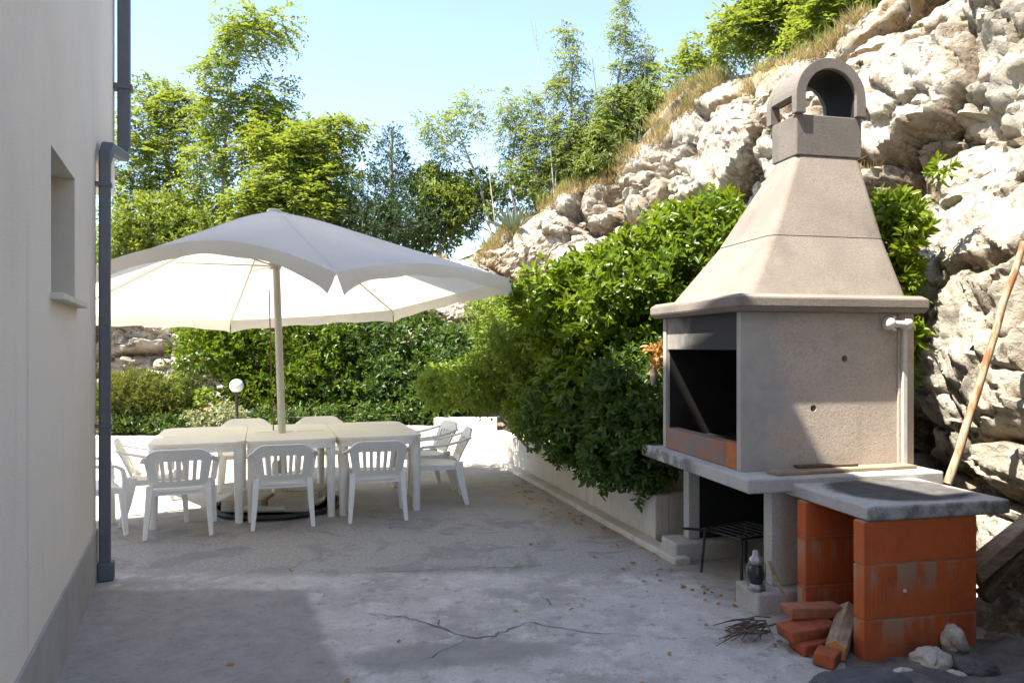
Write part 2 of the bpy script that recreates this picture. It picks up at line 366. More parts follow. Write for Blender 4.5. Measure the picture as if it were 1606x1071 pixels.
    ed = t.math('MULTIPLY', t.math('SUBTRACT', 1.0, t.ss(y, 0.0, 0.02)), t.ss(t.noise(5, 5, 0.7), 0.42, 0.6))
    col = t.mix(t.math('MULTIPLY', ed, 0.75), col, c4((0.13, 0.13, 0.12)))
    MAT['worktop'] = t.done(col, 0.95, t.bump(n2, 0.4, 0.004)); t.b.inputs['Specular IOR Level'].default_value = 0.12
    # orange clay blocks (mortar smears run down from the joints)
    t = NT("orange_block"); x, y, z = t.sep(t.pos)
    n1 = t.noise(3, 6, 0.65); n2 = t.noise(60, 4, 0.6)
    col = t.mix(t.ss(n1, 0.3, 0.7), c4((0.60, 0.13, 0.025)), c4((0.44, 0.095, 0.025)))
    sm = t.noise(1.0, 4, 0.6, t.stretch((9, 9, 1.6)))
    j1 = t.math('MULTIPLY', t.ss(z, 0.26, 0.46), t.math('SUBTRACT', 1.0, t.ss(z, 0.462, 0.475)))
    j2 = t.math('MULTIPLY', t.ss(z, 0.0, 0.19), t.math('SUBTRACT', 1.0, t.ss(z, 0.198, 0.21)))
    sf = t.math('MULTIPLY', t.math('MAXIMUM', j1, j2), t.ss(sm, 0.46, 0.60))
    col = t.mix(t.math('MULTIPLY', t.ss(t.noise(7, 7, 0.75, None, 0.6), 0.5, 0.7), 0.5), col, c4((0.28, 0.065, 0.02)))
    col = t.mix(t.math('MULTIPLY', sf, 0.8), col, c4((0.36, 0.27, 0.19)))
    col = t.mix(t.math('MULTIPLY', t.ss(n2, 0.58, 0.7), 0.35), col, c4((0.30, 0.12, 0.05)))
    low = t.math('MULTIPLY', t.math('SUBTRACT', 1.0, t.ss(z, 0.0, 0.16)), t.ss(t.noise(5, 5, 0.7), 0.35, 0.65))
    col = t.mix(t.math('MULTIPLY', low, 0.6), col, c4((0.20, 0.10, 0.07)))
    grv = t.n("ShaderNodeTexWave", wave_type='BANDS', bands_direction='X'); grv.inputs["Scale"].default_value = 14
    t.put(grv.inputs["Vector"], t.pos)
    hh = t.math('ADD', t.math('MULTIPLY', grv.outputs["Fac"], 0.6), n2)
    MAT['orange'] = t.done(col, 0.75, t.bump(hh, 0.22, 0.005))
    MAT['mortar'] = simple("mortar", (0.30, 0.22, 0.17), (0.40, 0.34, 0.28), 25, 0.95)
    MAT['brickbroken'] = simple("broken_brick", (0.46, 0.105, 0.035), (0.20, 0.06, 0.03), 9, 0.85, 50, 0.5, 0.006)
    MAT['brickdusty'] = simple("dusty_brick", (0.42, 0.16, 0.085), (0.26, 0.085, 0.05), 7, 0.9, 50, 0.5, 0.006)
    t = NT("grey_wood"); g = t.noise(3, 6, 0.6, t.stretch((1.2, 14, 14)))
    MAT['wood'] = t.done(t.mix(t.ss(g, 0.35, 0.65), c4((0.40, 0.31, 0.21)), c4((0.24, 0.18, 0.12))), 0.8, t.bump(g, 0.4, 0.004))
    t = NT("dark_wood"); g = t.noise(3, 6, 0.6, t.stretch((1.2, 14, 14)))
    MAT['darkwood'] = t.done(t.mix(t.ss(g, 0.35, 0.65), c4((0.15, 0.105, 0.07)), c4((0.07, 0.05, 0.035))), 0.85, t.bump(g, 0.4, 0.004))
    t = NT("rusty_pole"); g = t.noise(3.2, 5, 0.65, t.stretch((9, 9, 1.3)))
    MAT['rustpole'] = t.done(t.mix(t.ss(g, 0.4, 0.62), c4((0.42, 0.33, 0.22)), c4((0.27, 0.11, 0.04))), 0.8, t.bump(t.noise(40, 4, 0.6), 0.3, 0.004))
    MAT['cutwood'] = simple("cut_wood", (0.62, 0.30, 0.10), (0.45, 0.2, 0.06), 12, 0.75)
    MAT['bark'] = simple("bark", (0.30, 0.26, 0.21), (0.17, 0.145, 0.115), 9, 0.9, 30, 0.6, 0.01)
    MAT['palebark'] = simple("pale_bark", (0.48, 0.45, 0.40), (0.33, 0.30, 0.26), 7, 0.85, 30, 0.5, 0.008)
    MAT['twig'] = simple("dry_twig", (0.16, 0.12, 0.085), (0.09, 0.07, 0.05), 9, 0.9)
    MAT['blackmetal'] = simple("black_iron", (0.02, 0.02, 0.02), (0.035, 0.03, 0.027), 9, 0.6)
    MAT['zinc'] = simple("dull_zinc", (0.42, 0.42, 0.42), (0.22, 0.22, 0.22), 8, 0.42, 40, 0.2, 0.003, Metallic=0.8)
    MAT['whiteplastic'] = simple("lamp_plastic", (0.62, 0.60, 0.55), (0.52, 0.49, 0.44), 9, 0.45, 40, 0.08)
    # garden furniture plastic
    t = NT("garden_plastic"); n = t.noise(2.5, 5, 0.6); n2 = t.noise(30, 4, 0.65)
    col = t.mix(t.ss(n, 0.35, 0.7), c4((0.84, 0.82, 0.765)), c4((0.76, 0.735, 0.67)))
    col = t.mix(t.math('MULTIPLY', t.ss(n2, 0.58, 0.75), 0.3), col, c4((0.45, 0.42, 0.37)))
    MAT['plastic'] = t.done(col, 0.42, t.bump(n2, 0.06, 0.003))
    t = NT("table_plastic"); n = t.noise(2.5, 5, 0.6); n2 = t.noise(14, 5, 0.65)
    col = t.mix(t.ss(n, 0.35, 0.7), c4((0.86, 0.825, 0.74)), c4((0.79, 0.75, 0.655)))
    col = t.mix(t.math('MULTIPLY', t.ss(n2, 0.55, 0.75), 0.4), col, c4((0.42, 0.38, 0.31)))
    MAT['table'] = t.done(col, 0.45, t.bump(n2, 0.06, 0.003))
    # canopy cloth
    def cloth(name, a, tr, st):
        t = NT(name); n = t.noise(1.4, 5, 0.6); n2 = t.noise(7, 5, 0.7)
        col = t.mix(t.ss(n, 0.35, 0.7), c4(a), c4(tuple(x*0.94 for x in a)))
        col = t.mix(t.math('MULTIPLY', t.ss(n2, 0.58, 0.78), st), col, c4((0.42, 0.36, 0.28)))
        t.done(col, 0.85, t.bump(t.math('ADD', t.noise(3, 4, 0.5, None, 0.8), t.math('MULTIPLY', t.noise(11, 4, 0.6), 0.4)), 0.35, 0.04))
        tl = t.n("ShaderNodeBsdfTranslucent"); t.put(tl.inputs[0], t.mix(1.0, col, c4((1.0, 0.92, 0.72)), 'MULTIPLY'))
        mx = t.n("ShaderNodeMixShader"); mx.inputs[0].default_value = tr
        t.t.links.new(t.b.outputs[0], mx.inputs[1]); t.t.links.new(tl.outputs[0], mx.inputs[2]); t.t.links.new(mx.outputs[0], t.out.inputs[0])
        return t.m
    MAT['canopy'] = cloth("canopy_cloth", (0.77, 0.765, 0.76), 0.43, 0.14)
    MAT['hem'] = cloth("hem_cloth", (0.73, 0.71, 0.67), 0.30, 0.35)
    MAT['polepaint'] = simple("pole_paint", (0.66, 0.60, 0.48), (0.56, 0.50, 0.39), 4, 0.5, 40, 0.1)
    MAT['basetile'] = simple("base_slab", (0.52, 0.46, 0.37), (0.42, 0.37, 0.29), 5, 0.8)
    MAT['terracotta'] = simple("terracotta", (0.42, 0.14, 0.07), None, 8, 0.8)
    t = NT("opal_globe"); t.done((0.72, 0.74, 0.76, 1), 0.12); t.b.inputs["Subsurface Weight"].default_value = 0.0; MAT['globe'] = t.m
    MAT['cord'] = simple("cord_fibre", (0.22, 0.14, 0.08), None, 9, 0.9)
    MAT['leaf_laurel'] = leafmat("laurel_leaf", (0.045, 0.095, 0.010), (0.19, 0.27, 0.018), 0.36, 0.28)
    MAT['leaf_dark'] = leafmat("pittosporum_leaf", (0.035, 0.08, 0.018), (0.125, 0.20, 0.035), 0.30, 0.36)
    MAT['leaf_lime'] = leafmat("lime_leaf", (0.10, 0.17, 0.025), (0.27, 0.36, 0.06), 0.40, 0.42)
    MAT['leaf_tree'] = leafmat("tree_leaflet", (0.075, 0.135, 0.025), (0.24, 0.30, 0.05), 0.42, 0.48)
    MAT['leaf_sap'] = leafmat("sapling_leaflet", (0.09, 0.145, 0.04), (0.25, 0.31, 0.085), 0.42, 0.5)
    MAT['leaf_yew'] = leafmat("conifer_needle", (0.022, 0.05, 0.02), (0.065, 0.11, 0.03), 0.2, 0.5)
    MAT['leaf_grass'] = leafmat("rosemary_leaf", (0.075, 0.115, 0.025), (0.20, 0.22, 0.05), 0.35, 0.5)
    MAT['leaf_var'] = leafmat("variegated_leaf", (0.12, 0.18, 0.08), (0.40, 0.42, 0.26), 0.3, 0.45)
    MAT['drygrass'] = leafmat("dry_grass", (0.24, 0.17, 0.07), (0.52, 0.42, 0.20), 0.35, 0.7, (0.6, 0.47, 0.22))
    MAT['greengrass'] = leafmat("green_grass", (0.12, 0.16, 0.03), (0.28, 0.30, 0.08), 0.35, 0.6)
    MAT['agave'] = leafmat("agave_leaf", (0.17, 0.22, 0.17), (0.30, 0.35, 0.28), 0.05, 0.5)
    MAT['leaf_dead'] = leafmat("dead_leaf", (0.30, 0.16, 0.05), (0.50, 0.30, 0.10), 0.3, 0.6)
make_materials()

# ------------------------------------------------------------------ helpers: foliage
def nrm(a): return a/np.maximum(np.linalg.norm(a, axis=1, keepdims=True), 1e-6)
def leaf_mesh(name, pos, dirs, up, ln, wd, tint, mat, parent=None, quad=True, fold=0.18):
    N = len(pos); dirs = nrm(dirs); side = nrm(np.cross(dirs, up)); nr = np.cross(side, dirs)
    ln = np.broadcast_to(ln, N)[:, None]; wd = np.broadcast_to(wd, N)[:, None]
    if quad:
        f = nr*wd*fold
        V = np.stack([pos, pos+dirs*ln*0.30+side*wd*0.46+f, pos+dirs*ln*0.70+side*wd*0.40+f*0.8, pos+dirs*ln-nr*ln*0.12,
                      pos+dirs*ln*0.70-side*wd*0.40+f*0.8, pos+dirs*ln*0.30-side*wd*0.46+f], 1).reshape(-1, 3)
        b = np.arange(N)[:, None]*6
        idx = np.concatenate([b+np.array([0, 1, 2, 3]), b+np.array([0, 3, 4, 5])], 1).reshape(-1); per = 4; nf = 2*N
    else:
        f = nr*wd*fold
        V = np.stack([pos, pos+dirs*ln*0.45+side*wd*0.5+f, pos+dirs*ln, pos+dirs*ln*0.45-side*wd*0.5+f], 1).reshape(-1, 3)
        b = np.arange(N)[:, None]*4
        idx = np.concatenate([b+np.array([0, 1, 2]), b+np.array([0, 2, 3])], 1).reshape(-1); per = 3; nf = 2*N
    me = bpy.data.meshes.new(name)
    me.vertices.add(len(V)); me.vertices.foreach_set("co", V.astype(np.float32).reshape(-1))
    me.loops.add(len(idx)); me.loops.foreach_set("vertex_index", idx.astype(np.int32))
    me.polygons.add(nf); me.polygons.foreach_set("loop_start", np.arange(nf, dtype=np.int32)*per)
    me.update(calc_edges=True)
    at = me.attributes.new("tint", 'FLOAT', 'FACE'); at.data.foreach_set("value", np.repeat(np.clip(tint, 0, 1), 2).astype(np.float32))
    me.materials.append(mat)
    o = bpy.data.objects.new(name, me); COL.objects.link(o); o.parent = parent
    return o
def blob_points(blobs, n, inner=0.22, bump=0.28, seed=0, floor=None):
    """points spread through a union of ellipsoids, most near the ragged outer surface; returns pos, outward"""
    B = np.array(blobs, float); wts = (B[:, 3]*B[:, 4]+B[:, 4]*B[:, 5]+B[:, 3]*B[:, 5]); k = RNG.choice(len(B), n, p=wts/wts.sum())
    d = nrm(RNG.normal(size=(n, 3))); 
    r = np.where(RNG.random(n) < inner, RNG.random(n)**0.5*0.75, 0.72+0.33*RNG.random(n))
    c = B[k, :3]; rad = B[k, 3:6]
    s = 1+bump*fbm((c+d*rad)*2.6, 3, seed)
    p = c+d*rad*(r*s)[:, None]; o = nrm(d/rad)
    keep = np.ones(n, bool)
    for j in range(len(B)):                      # drop points buried deep in another lobe
        q = (((p-B[j, :3])/B[j, 3:6])**2).sum(1); keep &= ~((q < 0.30) & (k != j))
    if floor is not None: keep &= p[:, 2] > floor
    return p[keep], o[keep]
def sprigs(p, o, per, axis_len, up=0.35, jit=0.5, spread=0.9):
    n = len(p); ax = nrm(o+np.array((0, 0, up))+jit*RNG.normal(size=(n, 3)))
    k = np.repeat(np.arange(n), per); m = len(k); A = ax[k]
    tpos = RNG.random(m)[:, None]
    rv = RNG.normal(size=(m, 3)); rv = nrm(rv-A*(rv*A).sum(1)[:, None])
    dirs = nrm(A*(0.35+0.65*tpos)+rv*spread)
    pos = p[k]+A*tpos*axis_len+rv*0.004
    upv = nrm(A+0.25*RNG.normal(size=(m, 3)))
    return pos, dirs, upv, k
def bush(name, label, cat, base, blobs, n, leaf, mat, per=7, axis_len=0.12, stems=6, group=None, inner=0.22, up=0.35, floor=None, tint0=0.45, tvar=0.35, bump=0.28, spread=0.9, quad=True, stemr=0.012):
    root = empty(name, base); tag(root, label, cat, group)
    b = Vector(base); L = [(x-b.x, y-b.y, z-b.z, a, c, d) for x, y, z, a, c, d in blobs]
    p, o = blob_points(L, n, inner, bump, len(name), None if floor is None else floor-b.z)
    pos, dirs, upv, k = sprigs(p, o, per, axis_len, up, 0.5, spread); m = len(pos)
    cl = fbm(p*1.7, 3, 5)[k]*0.45; ri = RNG.normal(size=len(p))[k]*0.12
    ln = leaf[0]*(0.65+0.6*RNG.random(m)); wd = leaf[1]*(0.7+0.5*RNG.random(m))
    leaf_mesh("foliage", pos, dirs, upv, ln, wd, tint0+tvar*(cl+ri+RNG.normal(size=m)*0.25), mat, root, quad)
    mb = MB()
    for i in range(stems):
        x, y, z, a, c, d = L[i % len(L)]
        e = Vector((x+random.uniform(-a, a)*0.5, y+random.uniform(-c, c)*0.5, z+random.uniform(-0.1, 0.5)*d))
        s0 = Vector((random.uniform(-0.12, 0.12), random.uniform(-0.12, 0.12), -0.02)); md = s0.lerp(e, 0.5)+Vector((random.uniform(-.08, .08), random.uniform(-.08, .08), 0.06))
        mb.tube([s0, s0.lerp(md, .5)+Vector((random.uniform(-.03, .03), 0, 0)), md, md.lerp(e, .5), e], [stemr*1.3, stemr*1.15, stemr, stemr*.7, stemr*.35], 6)
    mb.build("stem", MAT['bark'], root)
    return root
def spray_leaves(p, o, npair, rach, lf, droop=0.35, jit=0.55):
    """compound leaves: leaflets in pairs along a drooping rachis"""
    n = len(p); A = nrm(o*np.array((1, 1, 0.7))+jit*RNG.normal(size=(n, 3))+np.array((0, 0, 0.15)))
    rl = rach*(0.7+0.6*RNG.random(n)); S = nrm(np.cross(A, np.array((0, 0, 1.0)))+1e-4)
    P_, D_, U_, K_ = [], [], [], []
    for j in range(npair):
        t = (j+0.6)/npair
        c = p+A*(rl*t)[:, None]+np.array((0, 0, -1.0))*(droop*rl*t*t)[:, None]
        for sg in (-1, 1):
            P_.append(c); D_.append(nrm(S*sg+A*0.55+np.array((0, 0, -0.25))+0.25*RNG.normal(size=(n, 3)))); U_.append(nrm(np.array((0, 0, 1.0))+0.35*RNG.normal(size=(n, 3)))); K_.append(np.arange(n))
    return np.concatenate(P_), np.concatenate(D_), np.concatenate(U_), np.concatenate(K_)
def tree(name, label, base, trunk, blobs, n, mat, leaf=(0.085, 0.034), npair=6, rach=0.32, r0=0.07, group=None, bark='bark', tint0=0.5, cat="tree", inner=0.3, droop=0.35, bump=0.45, lean=0.0, limbs=True):
    """trunk: list of points (world); blobs: foliage clumps (world)"""
    root = empty(name, base); tag(root, label, cat, group); b = Vector(base)
    T = [Vector(p)-b for p in trunk]
    pts = []
    for i in range(len(T)-1):
        for q in range(4):
            pts.append(T[i].lerp(T[i+1], q/4)+Vector((random.gauss(0, 1), random.gauss(0, 1), 0))*r0*0.35*(1 if (i or q) else 0))
    pts.append(T[-1]); m = len(pts)
    tr = MB(); tr.tube(pts, [r0*(1-0.82*i/(m-1)) for i in range(m)], 8)
    L = [(x-b.x, y-b.y, z-b.z, a, c, d) for x, y, z, a, c, d in blobs]
    if limbs:
        for x, y, z, a, c, d in L:
            e = Vector((x, y, z)); i = min(range(m), key=lambda q: abs(pts[q].z-(z-0.6*max(0.35, (Vector((x, y, 0))-Vector((pts[q].x, pts[q].y, 0))).length))))
            s0 = pts[i]; rr = max(0.006, r0*(1-0.82*i/(m-1))*0.5)
            mid = s0.lerp(e, 0.55)+Vector((random.gauss(0, .05), random.gauss(0, .05), -0.05))
            tr.tube([s0, s0.lerp(mid, .5)+Vector((random.gauss(0, .03), random.gauss(0, .03), 0)), mid, e], [rr, rr*.8, rr*.6, rr*.35], 6)
            for q in range(5):
                u = nrm(RNG.normal(size=(1, 3)))[0]; e2 = e+Vector((u[0]*a, u[1]*c, u[2]*d))*0.85
                tr.tube([mid.lerp(e, random.random()), e.lerp(e2, .5)+Vector((0, 0, .04)), e2], [rr*.4, rr*.28, rr*.15], 5, cap=False)
    tr.build("trunk", MAT[bark], root, recalc=False)
    p, o = blob_points(L, n, inner, bump, len(label))
    if npair:
        pos, dirs, upv, k = spray_leaves(p, o, npair, rach, leaf, droop)
    else:
        pos, dirs, upv, k = sprigs(p, o, 7, rach, 0.5, 0.5, 0.7)
    mm = len(pos); cl = fbm(p*1.3, 3, 9)[k]*0.5+RNG.normal(size=len(p))[k]*0.14
    leaf_mesh("crown", pos, dirs, upv, leaf[0]*(0.7+0.6*RNG.random(mm)), leaf[1]*(0.75+0.5*RNG.random(mm)), tint0+0.45*cl+RNG.normal(size=mm)*0.07, mat, root, False, 0.12)
    return root
def PB(u, v, d, ru, rv, rd=None):                # foliage clump given by its place, size and depth
    p = P(u, v, d); a = ru/F*d; c = rv/F*d
    return (p.x, p.y, p.z, a, rd if rd is not None else (a+c)/2, c)

# ================================================================== SETTING
# ---- ground to the horizon, patio
mb = MB(); mb.add([(-900, -900, -0.06), (900, -900, -0.06), (900, 900, -0.06), (-900, 900, -0.06)], [(0, 1, 2, 3)])
tag(mb.build("ground", MAT['earth']), kind="structure")
mb = MB(); mb.box(-12, 4.2, -9, 10.45, -0.05, 0.0)
tag(mb.build("patio", MAT['patio']), kind="structure")
def crack(pts, wmax, seed):
    rnd = random.Random(seed); mb = MB(); L = []
    for i in range(len(pts)-1):
        a = Vector((*pts[i], 0)); b = Vector((*pts[i+1], 0)); n = max(3, int((b-a).length/0.035))
        for q in range(n): L.append(a.lerp(b, q/n)+Vector((rnd.gauss(0, .006), rnd.gauss(0, .012), 0)))
    L.append(Vector((*pts[-1], 0))); m = len(L); vs = []
    for i, p in enumerate(L):
        t = (L[min(i+1, m-1)]-L[max(i-1, 0)]).normalized(); nn = Vector((-t.y, t.x, 0))
        ww = wmax*(0.25+0.75*rnd.random())*min(1, 6*i/m+.08, 6*(m-1-i)/m+.08)
        vs += [p-nn*ww+Vector((0, 0, .004)), p+nn*ww+Vector((0, 0, .004))]
    mb.add(vs, [(2*i, 2*i+1, 2*i+3, 2*i+2) for i in range(m-1)])
    o = mb.build("patio_crack", MAT['crack'], recalc=False); tag(o, kind="structure")
def gp(*uv): return [tuple(G(u, v)[:2]) for u, v in uv]
crack(gp((562, 960), (600, 964), (650, 972), (690, 985), (735, 1000), (775, 996), (830, 975), (870, 984), (930, 992), (1000, 998)), 0.0065, 1)
crack(gp((735, 1000), (700, 1018), (660, 1035)), 0.004, 2)
crack(gp((690, 985), (685, 970)), 0.006, 3)
crack(gp((480, 905), (560, 898), (700, 893), (880, 886)), 0.005, 4)
crack(gp((845, 930), (862, 945), (868, 952)), 0.005, 5)

# ---- rock slope -------------------------------------------------------------------------------
ST = np.array([   # x, y, height of the steep face, lean back, rise of the ground behind
    (1.95, 0.2, 4.8, .28, 1.2), (2.12, 1.6, 5.0, .28, 1.2), (2.28, 2.9, 5.4, .26, 1.3), (2.68, 3.75, 5.8, .25, 1.4), (2.92, 4.7, 5.9, .25, 1.4),
    (2.90, 5.8, 5.6, .27, 1.2), (2.55, 7.0, 5.3, .28, 0.7), (2.10, 8.2, 4.85, .29, 0.6), (1.65, 9.4, 5.0, .29, 0.8),
    (1.20, 10.5, 5.05, .28, 1.0), (0.40, 11.6, 4.15, .30, 1.1), (-0.9, 12.3, 3.1, .32, 1.0), (-2.6, 12.7, 2.75, .32, 0.6),
    (-5.0, 12.8, 2.7, .28, 0.5), (-8.0, 12.9, 2.7, .28, 0.5), (-13.0, 12.9, 2.7, .28, 0.5)])
def spline(A, t):
    n = len(A)-1; i = np.clip(np.floor(t).astype(int), 0, n-1); f = (t-i)[:, None]
    p0, p1, p2, p3 = A[np.maximum(i-1, 0)], A[i], A[i+1], A[np.minimum(i+2, n)]
    return 0.5*((2*p1)+(p2-p0)*f+(2*p0-5*p1+4*p2-p3)*f*f+(3*p1-p0-3*p2+p3)*f**3)
def rock_surface(nu=720, nv=330):
    t = np.linspace(0, len(ST)-1.001, nu); S = spline(ST, t)
    tg = np.gradient(S[:, :2], axis=0); tg /= np.linalg.norm(tg, axis=1, keepdims=True)
    N = np.stack([tg[:, 1], -tg[:, 0]], 1)       # away from the patio
    v = np.linspace(0, 1, nv); fs = np.clip(v/0.72, 0, 1); s2 = np.clip((v-0.72)/0.28, 0, 1)
    H = S[:, 2][:, None]; lean = S[:, 3][:, None]; rise = S[:, 4][:, None]
    back = lean*H*fs[None]**1.15+(0.9*s2+7.0*s2**2.2)[None]
    z = -0.35+(H+0.35)*fs[None]+rise*(1-(1-s2)**2)[None]-1.2*(s2[None]**3)
    x = S[:, 0][:, None]+N[:, 0][:, None]*back; y = S[:, 1][:, None]+N[:, 1][:, None]*back
    Pn = np.stack([x, y, z], 2).reshape(-1, 3)
    face = (1-np.clip((v-0.66)/0.16, 0, 1))[None].repeat(nu, 0).reshape(-1)
    q = Pn.copy(); q += 0.30*np.stack([fbm(Pn*1.0, 3, 21), fbm(Pn*1.3, 3, 31), fbm(Pn*1.3, 3, 41)], 1)
    sh = q*np.array((1.0, 1.0, 1.25))
    T1, T2, T3 = (np.zeros(len(sh)) for _ in range(3)); f1, f2, cr = worley(sh*0.70, 3, T1); g1, g2, cr2 = worley(sh*2.5+5, 9, T2); h1, h2, cr3 = worley(sh*6.3+2, 14, T3)
    big = (cr-0.5)*0.50+0.62*T1+0.10*(1-f1**2)-0.20*np.exp(-((f2-f1)/0.06)**2)
    med = (cr2-0.5)*0.08+0.15*T2+0.02*(1-g1**2)-0.06*np.exp(-((g2-g1)/0.07)**2)
    sml = (cr3-0.5)*0.025+0.03*T3-0.008*np.exp(-((h2-h1)/0.09)**2)
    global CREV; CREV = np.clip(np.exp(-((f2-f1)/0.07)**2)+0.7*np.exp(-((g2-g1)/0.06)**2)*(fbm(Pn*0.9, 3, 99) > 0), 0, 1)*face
    fb = 0.30*fbm(Pn*0.55, 3, 50)+0.05*fbm(Pn*3.1, 4, 55)-0.035*np.abs(fbm(Pn*5.0, 4, 60))+0.022*fbm(Pn*14, 3, 66)
    yy = Pn[:, 1]; amp = 0.5+0.5*np.clip((yy-4.9)/2.0, 0, 1); d = (big*(0.35+.65*amp)+med*(.6+.4*amp)+sml+fb*amp+(1-amp)*(.10*fbm(Pn*1.3, 4, 91)-.05*np.abs(fbm(Pn*2.4, 5, 93))))*(0.35+0.65*face)
    out = np.repeat(-N, nv, 0); n3 = np.stack([out[:, 0], out[:, 1], np.full(len(Pn), 0.0)], 1)
    n3 = n3*face[:, None]*1.0+np.array((0, 0, 1.0))*(0.30+0.5*(1-face))[:, None]
    Q = Pn+n3*d[:, None]
    return Q.reshape(nu, nv, 3), face.reshape(nu, nv), v
ROCK, RFACE, RV = rock_surface()
nu, nv = ROCK.shape[:2]
me = bpy.data.meshes.new("rock_slope")
ii = (np.arange(nu-1)[:, None]*nv+np.arange(nv-1)[None]).reshape(-1)
idx = np.stack([ii, ii+1, ii+nv+1, ii+nv], 1).reshape(-1)
me.vertices.add(nu*nv); me.vertices.foreach_set("co", ROCK.reshape(-1).astype(np.float32))
me.loops.add(len(idx)); me.loops.foreach_set("vertex_index", idx.astype(np.int32))
me.polygons.add(len(ii)); me.polygons.foreach_set("loop_start", np.arange(len(ii), dtype=np.int32)*4); me.update(calc_edges=True)
gz = np.gradient(ROCK, axis=1); gu = np.gradient(ROCK, axis=0); nn = np.cross(gu, gz); nn /= np.maximum(np.linalg.norm(nn, axis=2, keepdims=True), 1e-9)
if nn[nu//2, nv//3, 1] > 0: nn = -nn
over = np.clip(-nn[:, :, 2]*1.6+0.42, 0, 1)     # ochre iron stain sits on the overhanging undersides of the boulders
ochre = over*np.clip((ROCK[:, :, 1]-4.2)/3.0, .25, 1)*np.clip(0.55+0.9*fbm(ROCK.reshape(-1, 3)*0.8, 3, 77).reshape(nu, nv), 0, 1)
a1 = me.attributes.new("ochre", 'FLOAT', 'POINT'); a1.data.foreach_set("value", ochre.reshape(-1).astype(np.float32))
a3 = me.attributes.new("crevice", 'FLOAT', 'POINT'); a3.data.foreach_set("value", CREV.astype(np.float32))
soil = np.clip((RV[None]-0.735)/0.05+0.9*fbm(ROCK.reshape(-1, 3)*1.5, 3, 88).reshape(nu, nv), 0, 1)*(RV[None] > 0.70)
a2 = me.attributes.new("soil", 'FLOAT', 'POINT'); a2.data.foreach_set("value", soil.reshape(-1).astype(np.float32))
me.materials.append(MAT['rock']); me.polygons.foreach_set("use_smooth", np.ones(len(ii), bool)); 
try: me.set_sharp_from_angle(angle=R(38))
except Exception: pass
me.flip_normals() if me.polygons[(nu//2)*(nv-1)+nv//3].normal.y > 0 else None
tag(bpy.data.objects.new("rock_slope", me), kind="structure"); COL.objects.link(bpy.data.objects["rock_slope"])
def rock_at(u_px, d_hint=None, vlo=0.74, vhi=0.8):
    """a point of the bank above the face in the direction of a photo column"""
    px = 803+F*ROCK[:, :, 0]/np.maximum(ROCK[:, :, 1], 0.1); m = (RV[None] >= vlo) & (RV[None] <= vhi)
    s = np.where(m, np.abs(px-u_px)-0*ROCK[:, :, 1], 1e9); i = np.unravel_index(np.argmin(s), s.shape)
    return Vector(ROCK[i])
# ================================================================== HOUSE
W0 = Vector((-2.77, 4.88, 0)); wa = math.atan2(0.40, 0.917)     # local y runs along the wall (away), local x out of it
house = empty("house", W0, wa)
tag(house, "cream rendered house with grey plinth, small recessed window and dark downpipe on the left", "house")
def wallbox(mb, a0, a1, z0, z1, d=0.30): mb.box(-d, 0, a0, a1, z0, z1)
WA0, WA1, WZ0, WZ1 = -1.69, -0.937, 1.80, 2.47
mb = MB(); SP = 2.80
mb.plate([(-11, .345), (0, .345), (0, SP), (1.3, SP), (1.3, 7.35), (-11, 7.35)], [[(WA0, WZ0), (WA1, WZ0), (WA1, WZ1), (WA0, WZ1)]], lambda a, b, c: (-c, a, b), 0.30)
mb.box(-8, -0.3, -0.3, -0.002, .345, SP); mb.box(-8, -0.3, 1.0, 1.298, SP, 7.35); mb.box(-8, -0.3, -0.3, 1.0, SP, SP+.25)
mb.box(-8, -0.3, -11, -10.7, .345, 7.35)
mb.build("wall", MAT['stucco'], house)
mb = MB(); mb.box(-8, 0.012, -11, 0.004, -0.02, 0.345); mb.build("plinth", MAT['plinth'], house, 0.006)
win = MB(); d = 0.21
win.box(-d-.01, -d, WA0, WA1, WZ0, WZ1)
pane = win.build("window", MAT['pane'], house)
fr = MB()
fr.box(-d, -d+.03, WA0, WA0+.045, WZ0, WZ1); fr.box(-d, -d+.03, WA1-.045, WA1, WZ0, WZ1)
fr.box(-d, -d+.03, WA0+.045, WA1-.045, WZ1-.045, WZ1); fr.box(-d, -d+.03, WA0+.045, WA1-.045, WZ0, WZ0+.045)
fr.build("frame", MAT['frame_dark'], pane)
rv = MB(); rv.box(-d+.03, -0.002, WA1-.012, WA1+.0, WZ0+.0, WZ1)
rv.build("reveal", MAT['reveal'], pane)
rv = MB(); rv.box(-d+.03, -0.002, WA0, WA0+.012, WZ0, WZ1); rv.build("reveal", MAT['reveal'], pane)
sl = MB(); sl.box(-d, 0.055, WA0-.03, WA1+.06, WZ0-.032, WZ0-.001); sl.build("sill", MAT['sill'], pane, 0.004)
# downpipes: upper one at the far corner of the overhanging storey, jogging back to the lower one
dp = MB(); dp.sweep([(0.055, -0.02, 0.10), (0.055, -0.02, 2.86)], .07, .06, (1, 0, 0))
dpo = dp.build("downpipe", MAT['pipe'], house, 0.012)
sh = MB(); sh.sweep([(0.062, -0.02, 0.0), (0.062, -0.02, .13)], .10, .09, (1, 0, 0)); sh.build("shoe", MAT['pipe'], dpo, 0.015)
for zz in (1.02, 2.62):
    cl = MB(); cl.box(0.0, .098, -.058, .018, zz, zz+.025); cl.build("clamp", MAT['pipe'], dpo, 0.003)
du = MB(); du.sweep([(0.075, 1.22, 3.16), (0.075, 1.22, 7.3)], .095, .095, (1, 0, 0))
duo = du.build("downpipe", MAT['pipe'], house, 0.012)
jg = MB(); jg.sweep([(0.078, 1.22, 3.20), (0.078, 1.15, 3.10), (0.065, 0.06, 2.90), (0.055, -0.02, 2.80)], .075, .075, (1, 0, 0)); jg.build("elbow", MAT['pipe'], duo, 0.01)
